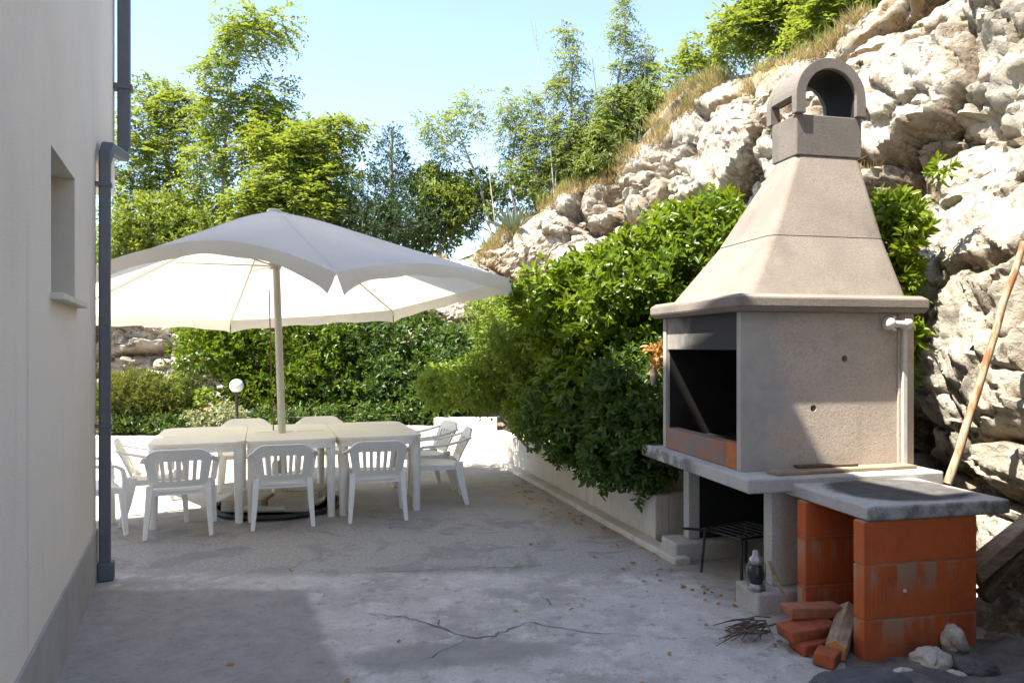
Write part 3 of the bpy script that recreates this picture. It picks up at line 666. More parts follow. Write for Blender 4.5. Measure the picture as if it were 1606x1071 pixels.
cl = MB(); cl.box(0.0, .14, 1.16, 1.28, 3.66, 3.70); cl.build("clamp", MAT['pipe'], duo, 0.003)
rf = MB(); rf.box(-9, .42, -11.5, 1.55, 7.35, 7.55); rf.box(.42, 1.35, -11.5, -3.25, 7.40, 7.55)  # second box: unseen wider eave, added to shade the rocks at lower right
rf.build("roof_and_shade_eave", MAT['roof_and_shade_eave'], house, 0.02)

# ================================================================== PLANTERS (walls) at right and back
PA = Vector((1.13, 5.79)); PBk = Vector((-0.23, 10.33)); dv = (PBk-PA); plen = dv.length; pang = math.atan2(dv.y, dv.x)-math.pi/2
pw = empty("planter_wall", (PA.x, PA.y, 0), pang); tag(pw, "low rendered planter wall running back from the barbecue under the overhanging bushes", "garden wall")
mb = MB(); mb.box(0, .13, 0, plen, -.02, .385); mb.box(.13, 1.2, 0, .12, -.02, .375); mb.build("wall", MAT['planter'], pw, 0.012)
mb = MB(); mb.box(-.13, -.002, -.55, plen, -.02, .045); mb.build("kerb", MAT['planter'], pw, 0.012)
mb = MB(); mb.box(.13, 1.9, .12, plen, -.02, .33); mb.build("soil", MAT['earth'], pw)
bw = empty("planter_wall", (-7.2, 10.32, 0), 0); tag(bw, "low pale garden wall at the back edge of the patio behind the table", "garden wall")
mb = MB(); mb.box(6.1, 6.99, 0, .16, -.02, .56); mb.box(3.6, 6.1, 0, .16, -.02, .44); mb.box(0, 3.6, 0, .16, -.02, .30); mb.build("wall", MAT['whitewash'], bw, 0.012)
mb = MB(); mb.box(3.6, 7.6, .16, 2.3, -.02, .43); mb.box(0, 3.6, .16, 2.3, -.02, .27); mb.build("soil", MAT['earth'], bw)

# ================================================================== BARBECUE
BA = R(12.4); A0 = Vector((1.345, 4.17, 0))
bbq = empty("barbecue", A0, BA); tag(bbq, "large masonry barbecue with tapered concrete hood and arched chimney cap", "barbecue")
def BW(x, y, z): return A0+Matrix.Rotation(BA, 3, 'Z') @ Vector((x, y, z))
mb = MB(); mb.box(0, 1.31, 0, 1.58, .715, .80); mb.build("counter", MAT['counter'], bbq, 0.012)
for y0 in (.15, 1.25):
    mb = MB(); mb.box(.24, 1.2 if y0 < 1 else .33, y0, y0+.09, .13, .713); p = mb.build("pedestal", MAT['counter'], bbq, 0.006)
    if y0 > 1: mb = MB(); mb.box(.332, 1.2, y0+.01, y0+.08, .13, .712); mb.build("shade_backing", MAT['soot'], bbq)  # added soot-black backing stands in for the deep shade under the counter
    else: mb = MB(); mb.box(1.14, 1.2, .245, 1.255, -.02, .711); mb.build("shade_backing", MAT['soot'], bbq)  # rear part of the added dark backing, shade put in as colour
    mb = MB(); mb.box(.09, 1.25, y0-.10, y0+.16, -.02, .128); mb.build("footing", MAT['counter'], p, 0.015)
X0, X1, Y0, Y1, Z0, Z1 = .088, 1.29, .237, 1.367, .802, 1.765
mb = MB(); mb.plate([(X0, Z0), (X1, Z0), (X1, Z1), (X0, Z1)], [circ(.80, 1.48, .021), circ(.581, 1.176, .021)], lambda a, b, c: (a, Y0+c, b), .05)
side = mb.build("side_panel", MAT['panel'], bbq)
mb = MB(); mb.box(X1-.115, X1, Y0-.014, Y0-.0005, Z0, Z1); mb.build("corner_strip", MAT['panel'], side, 0.003)
mb = MB(); mb.box(X0, X1, Y1-.05, Y1, Z0, Z1); mb.build("side_panel", MAT['panel'], bbq, 0.004)
mb = MB(); mb.box(X1-.05, X1, Y0+.051, Y1-.051, Z0, Z1); mb.build("back_panel", MAT['soot'], bbq)
mb = MB(); mb.box(X0+.012, X0+.07, Y0+.051, Y1-.051, 1.535, Z1); mb.build("lintel", MAT['lintel'], bbq, 0.004)
mb = MB(); mb.box(X0+.02, X1-.051, Y0+.054, Y0+.0585, Z0+.1, Z1); mb.box(X0+.03, X1-.051, Y1-.0585, Y1-.054, Z0+.1, Z1)
mb.box(X0+.10, X1-.051, Y0+.06, Y1-.06, Z0, Z0+.10); mb.build("firebox_lining", MAT['soot'], bbq)
mb = MB(); mb.box(X0+.004, X0+.10, Y0+.20, Y1-.051, Z0, .955); sb = mb.build("brick_sill", MAT['firebrick'], bbq, 0.006)
mb = MB(); mb.box(X0+.002, X0+.10, Y0+.054, Y0+.196, Z0, .962); tag(mb.build("sill_brick", MAT['brightbrick'], bbq, 0.006), "bright orange brick at the near end of the hearth")
mb = MB(); mb.frustum((X0-.045, X1+.03, Y0-.075, Y1+.06), Z1+.001, (X0-.07, X1+.045, Y0-.095, Y1+.08), Z1+.03)
mb.frustum((X0-.07, X1+.045, Y0-.095, Y1+.08), Z1+.03, (X0-.07, X1+.045, Y0-.095, Y1+.08), Z1+.085)
mb.frustum((X0-.07, X1+.045, Y0-.095, Y1+.08), Z1+.085, (X0-.04, X1+.02, Y0-.06, Y1+.05), Z1+.108)
mb.build("ledge", MAT['hood'], bbq, 0.006)
b0 = (X0+.045, X1, Y0+.02, Y1-.02); b2 = (.739, 1.227, .647, .931)
f = .47; b1 = tuple(b0[i]+(b2[i]-b0[i])*f for i in range(4)); zb = Z1+.108
mb = MB(); mb.loft(b0, .07, zb, b1, .055, 2.268); mb.build("hood", MAT['hood'], bbq)
e = .008; b1s = (b1[0]+e, b1[1]-e, b1[2]+e, b1[3]-e)
mb = MB(); mb.loft(b1s, .05, 2.266, b1s, .05, 2.276); mb.build("joint", MAT['soot'], bbq)
mb = MB(); mb.loft(b1, .055, 2.273, b2, .04, 2.85); mb.build("hood", MAT['hood'], bbq)
mb = MB(); mb.plate([(b2[0]-.008, b2[2]-.008), (b2[1]+.008, b2[2]-.008), (b2[1]+.008, b2[3]+.008), (b2[0]-.008, b2[3]+.008)],
                    [[(b2[0]+.07, b2[2]+.07), (b2[1]-.07, b2[2]+.07), (b2[1]-.07, b2[3]-.07), (b2[0]+.07, b2[3]-.07)]], lambda a, b, c: (a, b, 2.852+c), .278)
mb.build("chimney", MAT['chimney'], bbq, 0.008)
# arched cap: two end rings and a vault between, open at the sides
cx = (b2[0]+b2[1])/2; ro = .268; ri = .195; zl = 3.132; lg = .118
def arch(a0, a1, n=18): return [R(a0+(a1-a0)*k/n) for k in range(n+1)]
ring = [(cx+ro, zl), ] + [(cx+ro*math.cos(t), zl+lg+ro*math.sin(t)) for t in arch(0, 180)] + [(cx-ro, zl), (cx-ri, zl)] + [(cx+ri*math.cos(t), zl+lg+ri*math.sin(t)) for t in arch(180, 0)] + [(cx+ri, zl)]
vault = [(cx+(ro-.002)*math.cos(t), zl+lg+(ro-.002)*math.sin(t)) for t in arch(2, 178)] + [(cx+(ri+.002)*math.cos(t), zl+lg+(ri+.002)*math.sin(t)) for t in arch(178, 2)]
mb = MB()
mb.plate(ring, [], lambda a, b, c: (a, b2[2]-.03+c, b), .055)
mb.plate(ring, [], lambda a, b, c: (a, b2[3]-.005+c, b), .055)
mb.plate(vault, [], lambda a, b, c: (a, b2[2]+.0255+c, b), b2[3]-b2[2]-.031)
mb.box(cx+ri+.004, cx+ro-.002, b2[2]+.0255, b2[3]-.0255, zl, zl+lg+.02)
cap = mb.build("chimney_cap", MAT['chimney'], bbq, 0.004)
liner = [(cx+ri-.002, zl+.002)]+[(cx+(ri-.002)*math.cos(t), zl+lg+(ri-.002)*math.sin(t)) for t in arch(0, 178)]+[(cx+(ri-.010)*math.cos(t), zl+lg+(ri-.010)*math.sin(t)) for t in arch(178, 0)]+[(cx+ri-.010, zl+.002)]
mb = MB(); mb.plate(liner, [], lambda a, b, c: (a, b2[2]+c, b), b2[3]-b2[2]); mb.build("flue_liner", MAT['soot'], cap)

# wall lamp with its conduit on the barbecue side
lm = empty("wall_lamp", BW(1.19, Y0-.016, 1.70), BA); tag(lm, "small round white lamp and conduit fixed to the barbecue side under the ledge", "lamp")
mb = MB(); My = Matrix.Rotation(R(-90), 3, 'Y')
mb.lathe([(0.001, 0.0), (.030, .0), (.036, .012), (.036, .05), (.026, .058), (.026, .12)], 16, (.03, -.045, .0), My); mb.build("socket", MAT['whiteplastic'], lm)
mb = MB(); mb.lathe([(.0, .035), (.022, .031), (.036, .018), (.042, 0), (.036, -.022), (.024, -.034)], 18, (-.125, -.045, .0), My); mb.build("bulb_cover", MAT['whiteplastic'], lm)
for sg in (-1, 1):
    mb = MB(); mb.box(-.10, -.075, -.055, -.035, sg*.038-.008, sg*.038+.008); mb.build("screw_lug", MAT['whiteplastic'], lm, .002)
mb = MB(); mb.box(.002, .034, -.022, .0, -.895, .02); mb.build("conduit", MAT['whiteplastic'], lm, .004)

# work table on orange blocks
TA = Vector((1.755, 3.61, 0)); wt = empty("work_table", TA, BA); tag(wt, "outdoor work table: stained concrete slab on walls of orange clay blocks", "table")
mb = MB(); mb.box(0, .845, 0, .73, .692, .765); mb.build("worktop", MAT['worktop'], wt, 0.012)
def blockwall(y0, y1, x0, x1, joints):
    zs = [0]+joints+[.690]; p = MB()
    for k in range(len(zs)-1): p.box(x0, x1, y0, y1, zs[k]+(.003 if k else -.02), zs[k+1]-.003)
    o = p.build("block_wall", MAT['orange'], wt, 0.006)
    m = MB(); m.box(x0+.008, x1-.008, y0+.006, y1-.006, 0, .689); m.build("mortar", MAT['mortar'], o)
blockwall(.01, .09, -.018, .645, [.20, .473]); blockwall(.485, .565, -.018, .645, [.22, .49])
mb = MB(); mb.box(.565, .645, .092, .483, -.02, .69); mb.build("block_wall", MAT['orange'], wt, 0.006)
mb = MB(); mb.lathe([(.0, .012), (.008, .009), (.011, .0)], 10, (.215, .0095, .335), Matrix.Rotation(R(90), 3, 'X')); mb.build("plaster_plug", MAT['sill'], wt)

# planks lying on the counter in front of the barbecue side
o = MB(); o.box(0, 1.0, 0, .11, 0, .018); pk = o.build("plank", MAT['wood'], None, .003, BW(.22, .06, .803)); pk.rotation_euler = (0, 0, BA+R(3.0)); tag(pk, "long pale plank lying on the counter along the barbecue side", "plank")
o = MB(); o.box(0, .42, 0, .05, 0, .016); pk = o.build("plank", MAT['darkwood'], None, .003, BW(.42, .15, .8225)); pk.rotation_euler = (0, 0, BA+R(1.5)); tag(pk, "short dark wooden lath lying on top of the long pale plank", "plank")
# iron trivet and zinc lantern under the counter
gr = empty("fire_grate", BW(.42, .78, 0), BA+R(18)); tag(gr, "black iron fire grate with handle standing under the barbecue counter", "grate")
mb = MB()
for k in range(7): mb.tube([(-.2+k*.066, -.17, .30), (-.2+k*.066, .17, .30)], .006, 6)
mb.tube([(-.21, -.17, .30), (.21, -.17, .30), (.21, .17, .30), (-.21, .17, .30), (-.21, -.17, .30)], .009, 6)
mb.build("grid", MAT['blackmetal'], gr)
for sx, sy in ((-1, -1), (1, -1), (1, 1), (-1, 1)):
    mb = MB(); mb.tube([(sx*.20, sy*.16, .30), (sx*.22, sy*.18, .0)], .011, 6); mb.build("leg", MAT['blackmetal'], gr)
mb = MB(); mb.tube([(-.21, 0.05, .31), (-.40, .12, .335), (-.44, .13, .34)], .010, 6); mb.build("handle", MAT['blackmetal'], gr)
ln_ = empty("lantern", BW(.12, .12, .129), BA); tag(ln_, "small dull metal lantern standing on the near footing under the counter", "lantern")
mb = MB(); mb.lathe([(.052, 0), (.055, .012), (.050, .03), (.034, .04)], 16); mb.build("base", MAT['zinc'], ln_)
mb = MB(); mb.lathe([(.036, .04), (.047, .07), (.049, .10), (.040, .135), (.030, .15)], 16); mb.build("glass", MAT['pane'], ln_)
mb = MB(); mb.lathe([(.034, .15), (.046, .158), (.040, .185), (.022, .20), (.022, .225), (.008, .235)], 16); mb.build("cap", MAT['zinc'], ln_)
for sg in (-1, 1):
    mb = MB(); mb.tube([(sg*.05, 0, .02), (sg*.062, 0, .08), (sg*.058, 0, .14), (sg*.04, 0, .165)], .004, 6); mb.build("side_wire", MAT['zinc'], ln_)

# broken bricks, log, twigs at the mouth of the work table
def lump_box(name, mat, L, W, H, loc, rot, jit=.008, seed=0, bev=.008):
    random.seed(seed+50); m = MB(); m.box(-L/2, L/2, -W/2, W/2, 0, H, None, jit); o = m.build(name, mat, None, bev, loc); o.rotation_euler = rot; return o
def TW(x, y, z): return TA+Matrix.Rotation(BA, 3, 'Z') @ Vector((x, y, z))
o = lump_box("brick", MAT['brickbroken'], .22, .12, .05, TW(-.17, .20, .0), (0, 0, BA+R(10)), seed=1); tag(o, "red brick lying on the ground, lowest of the brick heap", "brick")
o = lump_box("brick", MAT['brickbroken'], .30, .12, .065, TW(-.17, .25, .053), (R(2), R(-2), BA+R(6)), seed=2); tag(o, "dusty red brick resting on the lowest brick, middle of the heap", "brick")
o = lump_box("brick", MAT['brickdusty'], .31, .12, .06, TW(-.09, .32, .122), (R(-2), R(2), BA-R(3)), seed=3); tag(o, "long dusty brick on top of the heap against the orange blocks", "brick")
o = lump_box("brick", MAT['brickbroken'], .13, .12, .118, TW(-.02, .38, .0), (0, 0, BA+R(30)), seed=4); tag(o, "upright brick at the back of the heap beside the far block wall", "brick")
o = lump_box("brick", MAT['brickbroken'], .12, .11, .065, TW(-.21, .03, .0), (0, R(4), BA+R(40)), seed=5); tag(o, "small broken brick lump on the ground in front of the heap", "brick")
o = lump_box("brick", MAT['mortar'], .10, .10, .24, TW(.14, .16, .0), (R(4), 0, BA+R(15)), seed=6); tag(o, "pale upright broken block standing inside the work table", "brick")
lg_ = empty("firewood_log", (1.675, 3.735, .055), R(55)); tag(lg_, "split firewood log with a bright orange cut end leaning on the bricks", "log")
mb = MB(); mb.add([(-.12, -.045, -.05), (-.12, .045, -.05), (-.12, .05, .02), (-.12, 0, .05), (-.12, -.05, .02), (.20, -.045, .05), (.20, .045, .05), (.20, .05, .12), (.20, 0, .15), (.20, -.05, .12)],
       [(0, 1, 6, 5), (1, 2, 7, 6), (2, 3, 8, 7), (3, 4, 9, 8), (4, 0, 5, 9), (5, 6, 7, 8, 9)]); mb.build("bark", MAT['wood'], lg_, .004)
mb = MB(); mb.add([(-.121, -.044, -.049), (-.121, .044, -.049), (-.121, .049, .02), (-.121, 0, .049), (-.121, -.049, .02), (-.128, -.04, -.045), (-.128, .04, -.045), (-.128, .045, .018), (-.128, 0, .045), (-.128, -.045, .018)],
       [(5, 6, 7, 8, 9), (0, 1, 6, 5), (1, 2, 7, 6), (2, 3, 8, 7), (3, 4, 9, 8), (4, 0, 5, 9)]); mb.build("cut_end", MAT['cutwood'], lg_)
tw = MB(); random.seed(8)
for k in range(34):
    p = TW(-.34+random.gauss(0, .05), .42+random.gauss(0, .05), .02+random.random()*.06); a = R(195+random.gauss(0, 26)); L = random.uniform(.12, .26)
    q = p+Vector((math.cos(a)*L, math.sin(a)*L, random.uniform(-.05, .01))); q.z = max(q.z, .008)
    tw.tube([p, p.lerp(q, .5)+Vector((0, 0, .012)), q], [.005, .004, .002], 5)
tag(tw.build("twig_bundle", MAT['twig']), "bundle of thin dry twigs on the ground between the footing and the bricks", "twigs")
st = MB(); st.tube([TW(-.12, .52, .14), TW(-.16, .55, .26), TW(-.19, .57, .35)], [.011, .012, .010], 8); tag(st.build("stick", MAT['wood']), "short pale stick leaning against the far orange block wall", "stick")

# rubble at lower right
def stone(name, label, mat, loc, rad, seed, n=3, rz=0):
    bm = bmesh.new(); bmesh.ops.create_icosphere(bm, subdivisions=n+1, radius=1.0)
    V = np.array([v.co[:] for v in bm.verts]); f1, f2, cr = worley(V*0.9+seed*3.1, seed)
    r = 1+0.30*fbm(V*1.1+seed, 3, seed)+0.16*(cr-.5)+.04*fbm(V*5, 3, seed)
    for v, k in zip(bm.verts, r): v.co = Vector((v.co.x*rad[0], v.co.y*rad[1], max(v.co.z, -.55)*rad[2]))*float(k)
    me = bpy.data.meshes.new(name); bm.to_mesh(me); bm.free(); me.materials.append(mat)
    o = bpy.data.objects.new(name, me); COL.objects.link(o); o.location = loc; o.rotation_euler = (0, 0, rz)
    return tag(o, label, "stone")
g = G(1460, 1050); stone("rock", "pale rounded stone lying at the foot of the orange block wall", MAT['stone'], (g.x, g.y, .05), (.095, .075, .065), 3, rz=.4)
g = G(1362, 1086); stone("rock", "flat dark stone slab on the ground in front of the orange block wall", MAT['darkstone'], (g.x, g.y, .02), (.24, .12, .05), 5, rz=.2)
g = G(1497, 1030); stone("rock", "smooth light grey stone leaning between block wall and rubble", MAT['stone'], (g.x, g.y, .08), (.05, .05, .075), 7)
for k, (u, v, s, lb) in enumerate(((1420, 1064, .05, "small broken stone between the dark slab and the pale stone"), (1530, 1062, .10, "dusky stone lowest at the right corner of the rubble"), (1500, 1066, .045, "small brown stone in front of the light grey stone"))):
    g = G(u, v); stone("rock", lb, MAT['darkstone'] if k in (1,) else MAT['stone'], (g.x, g.y, s*.35), (s, s*.8, s*.65), 11+k)
mb = MB(); n = 26; vs = []
for i in range(n+1):
    for j in range(n+1):
        u, v = i/n, j/n; x = 1.55+u*1.4; y = 2.5+v*1.35
        e = min(u*5, (1-v)*9, 1); vs.append((x+.10*math.sin(v*9)*(1-u), y+.05*math.sin(u*11), .004+e*(.012+.05*u+.022*math.sin(7*x+3*y)*math.sin(11*y-4*x))))
V = np.array(vs); V[:, 2] += np.clip((V[:, 0]-1.6)*2, 0, 1)*.02*fbm(V*9, 3, 71); V[:, 2] = np.maximum(V[:, 2], .004)
mb.add(V.tolist(), [(i*(n+1)+j, (i+1)*(n+1)+j, (i+1)*(n+1)+j+1, i*(n+1)+j+1) for i in range(n) for j in range(n)], True)
tag(mb.build("dirt", MAT['dirt'], recalc=False), kind="structure")
# leaning pole and timber at right
pl = MB(); a = P(1487, 758, 4.2); b = P(1604, 380, 4.25); d_ = (b-a)
pl.tube([a+d_*k/8+Vector((random.gauss(0, .003), random.gauss(0, .003), 0)) for k in range(9)], [.024, .023, .022, .022, .021, .02, .02, .019, .018], 10)
tag(pl.build("wooden_pole", MAT['rustpole']), "long weathered brown pole leaning against the rock face beside the barbecue", "pole")
tb = empty("timber", P(1562, 868, 3.95)); tag(tb, "broken brown timber beam propped between work table and rock face", "timber")
mb = MB(); M = (Vector((.50, .10, .33)).to_track_quat('X', 'Z')).to_matrix(); mb.box(-.18, .45, -.05, .05, -.045, .045, M, .006); mb.build("beam", MAT['wood'], tb, .008)
mb = MB(); M = (Vector((.40, .05, .40)).to_track_quat('X', 'Z')).to_matrix(); mb.box(-.22, .35, -.04, .02, -.14, -.075, M, .01); mb.build("batten", MAT['darkwood'], tb, .006)

# ================================================================== UMBRELLA
UB = Vector((-2.27, 7.12, 0)); um = empty("garden_umbrella", UB); tag(um, "large off-white garden umbrella with scalloped hem over the white tables", "umbrella")
apex = Vector(P(430, 322, 7.05))-UB
crn = [P(106, 432, 5.2), P(527, 428, 5.2), P(803, 438, 7.0), P(616, 486, 9.0), P(362, 502, 9.0), P(95, 492, 7.3)]
crn = [c-UB for c in crn]
can = MB(); hem = MB(); nS, nT = 24, 14
for k in range(6):
    a, b = crn[k], crn[(k+1) % 6]; mid = (a+b)/2; cen = Vector((apex.x, apex.y, mid.z))
    pull, lift = ((.08, .20), (.07, .07), (.0, .0), (.0, -.015), (.0, .0), (.06, .05))[k]; grid = []
    def edge(s):                                   # s 0..1 along the rim, curved inwards
        p = a.lerp(b, s); q = 4*s*(1-s)
        r = p+(cen-p)*pull*q; tt = pull*q
        r.z = p.z+(apex.z-p.z)*tt*0.86+lift*q; return r
    for i in range(nS+1):
        s = i/nS; e_ = edge(s); row = []
        for j in range(nT+1):
            t = j/nT; p = apex.lerp(e_, t); q = 4*s*(1-s)
            p.z -= 0.07*math.sin(math.pi*t)*q+0.01*math.sin(math.pi*t)+.045*math.exp(-(t/.13)**2)   # cloth sags between ribs
            row.append(p)
        grid.append(row)
    vs = [p for r in grid for p in r]; n1 = nT+1
    can.add(vs, [(i*n1+j, i*n1+j+1, (i+1)*n1+j+1, (i+1)*n1+j) for i in range(nS) for j in range(nT)], True)
    vs = []
    for i in range(nS+1):
        s = i/nS; e_ = edge(s); out = Vector((e_.x-apex.x, e_.y-apex.y, 0)).normalized()
        dr = .105+.05*abs(2*s-1)**4+.008*math.sin(s*23+k)
        sw = .012*math.sin(s*17+k*2)
        if i in (0, nS): out = out.lerp((b-a).normalized()*(1 if i == 0 else -1), .3)
        tv = (b-a).normalized()*.06*(1-2*s)**9*(1.0 if (k == 0 and s > .5) or (k == 1 and s < .5) else 0.0)
        vs += [e_+Vector((0, 0, .001)), e_+out*(.030+sw)*.6+tv*.4+Vector((0, 0, -dr*.5)), e_+out*(.018+sw)+tv+Vector((0, 0, -dr))]
    hem.add(vs, [(i*3+j, i*3+j+1, (i+1)*3+j+1, (i+1)*3+j) for i in range(nS) for j in range(2)], True)
cn = can.build("canopy", MAT['canopy'], um, recalc=False); hem.build("hem", MAT['hem'], cn, recalc=False)
for k in range(6):
    mb = MB(); e_ = crn[k]; mb.tube([apex.lerp(e_, t)+Vector((0, 0, -.02-.012*math.sin(math.pi*t)-.045*math.exp(-(t/.13)**2))) for t in (.02, .2, .4, .6, .8, .99)], [.010]*6, 6); mb.build("rib", MAT['polepaint'], um)
    mb = MB(); s0 = apex.lerp(Vector((0, 0, 0)), .20); e2 = apex.lerp(e_, .45)+Vector((0, 0, -.075)); mb.tube([s0, e2], .008, 6); mb.build("strut", MAT['polepaint'], um)
mb = MB(); mb.tube([(0.06, 0.0, .06), apex*0.5+Vector((.03, 0, .03)), apex+Vector((0, 0, -.05))], [.036, .035, .033], 14); mb.build("pole", MAT['polepaint'], um)
mb = MB(); mb.lathe([(.06, -.07), (.07, -.055), (.05, -.038), (.02, -.032), (.0, -.03)], 14, apex); mb.build("finial", MAT['canopy'], um)
mb = MB(); mb.lathe([(.055, -.03), (.06, 0), (.055, .05)], 14, apex.lerp(Vector((0, 0, 0)), .20)); mb.build("runner", MAT['polepaint'], um)
mb = MB(); pz = apex*0.72; mb.tube([pz+Vector((-.05, -.03, 0)), Vector((-.045, -.05, 1.1)), Vector((-.03, -.05, .75))], .006, 6); mb.build("pull_cord", MAT['cord'], um)
mb = MB(); mb.lathe([(.56, .012), (.60, .012), (.605, .03), (.60, .05), (.56, .05), (.555, .03), (.56, .012)], 40); base = mb.build("base_ring", MAT['blackmetal'], um)
mb = MB(); mb.lathe([(.40, .05), (.44, .05), (.445, .075), (.44, .10), (.40, .10), (.395, .075), (.40, .05)], 40); mb.build("base_rim", MAT['polepaint'], um)
for sx, sy in ((-1, -1), (1, -1), (1, 1), (-1, 1)):
    mb = MB(); mb.box(min(sx*.03, sx*.40), max(sx*.03, sx*.40), min(sy*.03, sy*.40), max(sy*.03, sy*.40), .04, .16); mb.build("base_slab", MAT['basetile'], um, .012)
mb = MB(); mb.lathe([(.06, .0), (.06, .42), (.05, .45)], 14); mb.build("pole_sleeve", MAT['polepaint'], um)

# ================================================================== TABLES
ROW = math.atan2(.323, .946); C0 = Vector((-3.13, 6.23, 0))
def RW(x, y, z=0): return C0+Matrix.Rotation(ROW, 3, 'Z') @ Vector((x, y, z))
TW_, TL = .79, 1.40
def make_table(loc, label, slots):
    t = empty("garden_table", loc, ROW); tag(t, label, "table", "white garden tables pushed together")
    holes = []
    if slots:
        for sx in (-1, 1):
            for k in range(3):
                holes.append(rrect(min(sx*.07, sx*.33), max(sx*.07, sx*.33), TL/2-.05+k*.045, TL/2-.025+k*.045, .010, 3))
    holes.append(circ(0, TL/2, .045, 18)) if slots else None
    mb = MB(); mb.plate(rrect(-TW_/2, TW_/2, 0, TL, .13, 8), holes, lambda a, b, c: (a, b, .695+c), .03); mb.build("tabletop", MAT['table'], t, .006)
    mb = MB(); mb.plate(rrect(-TW_/2+.012, TW_/2-.012, .012, TL-.012, .118, 8), [rrect(-TW_/2+.035, TW_/2-.035, .035, TL-.035, .095, 8)], lambda a, b, c: (a, b, .640+c), .054); mb.build("apron", MAT['table'], t)
    for sx in (-1, 1):
        for sy in (.09, TL-.09):
            x = sx*(TW_/2-.055); mb = MB(); mb.tube([(x, sy, .66), (x+sx*.005, sy+(.012 if sy > 1 else -.012), .0)], [.044, .034], 10)
            mb.build("leg", MAT['plastic'], t)
    return t
for i, (lb, s) in enumerate((("left one of the white plastic tables, nearest the house downpipe", False), ("middle white plastic table with the umbrella pole through its slotted top", True), ("right one of the white plastic tables, nearest the planter bushes", False))):
    make_table(RW(.02+TW_/2+i*(TW_+.006), -.06), lb, s)

# ================================================================== CHAIRS (monobloc armchairs)
def make_chair(name="garden_chair"):
    root = empty(name)
    # seat
    mb = MB(); n = 10; vs = []; fs = []
    for i in range(n+1):
        for j in range(n+1):
            u = i/n*2-1; v = j/n*2-1
            x = u*(.225+.02*v)*(1-.06*abs(v)**6); y = v*.215*(1-.05*abs(u)**6)
            vs.append((x, y, .425+.012*v-.018*(1-u*u)*(1-v*v)+(-.02 if v > .95 else 0)))
    for i in range(n):
        for j in range(n): fs.append((i*(n+1)+j, (i+1)*(n+1)+j, (i+1)*(n+1)+j+1, i*(n+1)+j+1))
    mb.add(vs, fs, True); o = mb.build("seat", MAT['plastic'], root); s = o.modifiers.new("thick", 'SOLIDIFY'); s.thickness = .022; s.offset = 0
    # backrest: curved shell with vertical slots
    mb = MB()
    us = [-1, -.93, -.76, -.62, -.52, -.36, -.26, -.11, -.02, .02, .11, .26, .36, .52, .62, .76, .93, 1]
    us = sorted(set([-1, -.92, -.80] + [k for c in (-.62, -.38, -.14, .10, .34, .58) for k in (c-.06, c+.06)] + [.80, .92, 1, -.0]))
    slots = [(c-.06, c+.06) for c in (-.62, -.38, -.14, .10, .34, .58)]
    us = [-1, -.94, -.82, -.70, -.575, -.45, -.325, -.20, -.075, .075, .20, .325, .45, .575, .70, .82, .94, 1]
    slots = [(-.70, -.575), (-.45, -.325), (-.20, -.075), (.075, .20), (.325, .45), (.575, .70)]
    vsl = [0, .10, .16, .35,      .45, .58, .70, .86, .95, 1.0]; vs = []; fs = []
    for v in vsl:
        for u in us:
            z = .455+.355*v-.075*max(0, abs(u)-.55)**2/.2*(v**2)
            hw = .212+.048*v-.03*max(0, v-.85)
            y = -.195-.115*v-.045*(1-u*u)*(0.4+.6*v)
            vs.append((u*hw, y, z))
    m = len(us)
    for i in range(len(vsl)-1):
        for j in range(m-1):
            cu = (us[j]+us[j+1])/2; cv = (vsl[i]+vsl[i+1])/2
            if .16 < cv < .70 and any(a < cu < b for a, b in slots): continue
            fs.append((i*m+j, i*m+j+1, (i+1)*m+j+1, (i+1)*m+j))
    mb.add(vs, fs, False); o = mb.build("backrest", MAT['plastic'], root); s = o.modifiers.new("thick", 'SOLIDIFY'); s.thickness = .016; s.offset = 0
    for sx in (-1, 1):
        mb = MB(); mb.sweep([(sx*.245, -.325, .735), (sx*.265, -.22, .70), (sx*.277, -.08, .665), (sx*.28, .06, .652), (sx*.278, .15, .645), (sx*.272, .205, .61), (sx*.262, .222, .53), (sx*.25, .225, .43)],
                            [.035, .045, .055, .058, .055, .055, .05, .05], [.02, .02, .022, .022, .024, .03, .035, .035], (1, 0, 0))
        mb.build("armrest", MAT['plastic'], root, .005)
        mb = MB(); mb.sweep([(sx*.232, .205, .44), (sx*.248, .222, .2), (sx*.262, .235, 0)], [.062, .05, .036], [.055, .045, .034], (1, 0, 0)); mb.build("leg", MAT['plastic'], root, .006)
        mb = MB(); mb.sweep([(sx*.218, -.20, .47), (sx*.232, -.235, .22), (sx*.247, -.285, 0)], [.05, .045, .034], [.085, .066, .042], (1, 0, 0)); mb.build("leg", MAT['plastic'], root, .006)
        mb = MB(); mb.sweep([(sx*.222, -.19, .412), (sx*.236, .2, .412)], .012, .05, (1, 0, 0)); mb.build("side_rail", MAT['plastic'], root)
    mb = MB(); mb.sweep([(-.21, -.205, .405), (.21, -.205, .405)], .012, .055, (0, 1, 0)); mb.build("rail", MAT['plastic'], root); mb = MB(); mb.sweep([(-.225, .205, .405), (.225, .205, .405)], .012, .05, (0, 1, 0)); mb.build("rail", MAT['plastic'], root)
    return root
ch0 = make_chair()
for o in ch0.children:
    for v in o.data.vertices: v.co.z *= .90
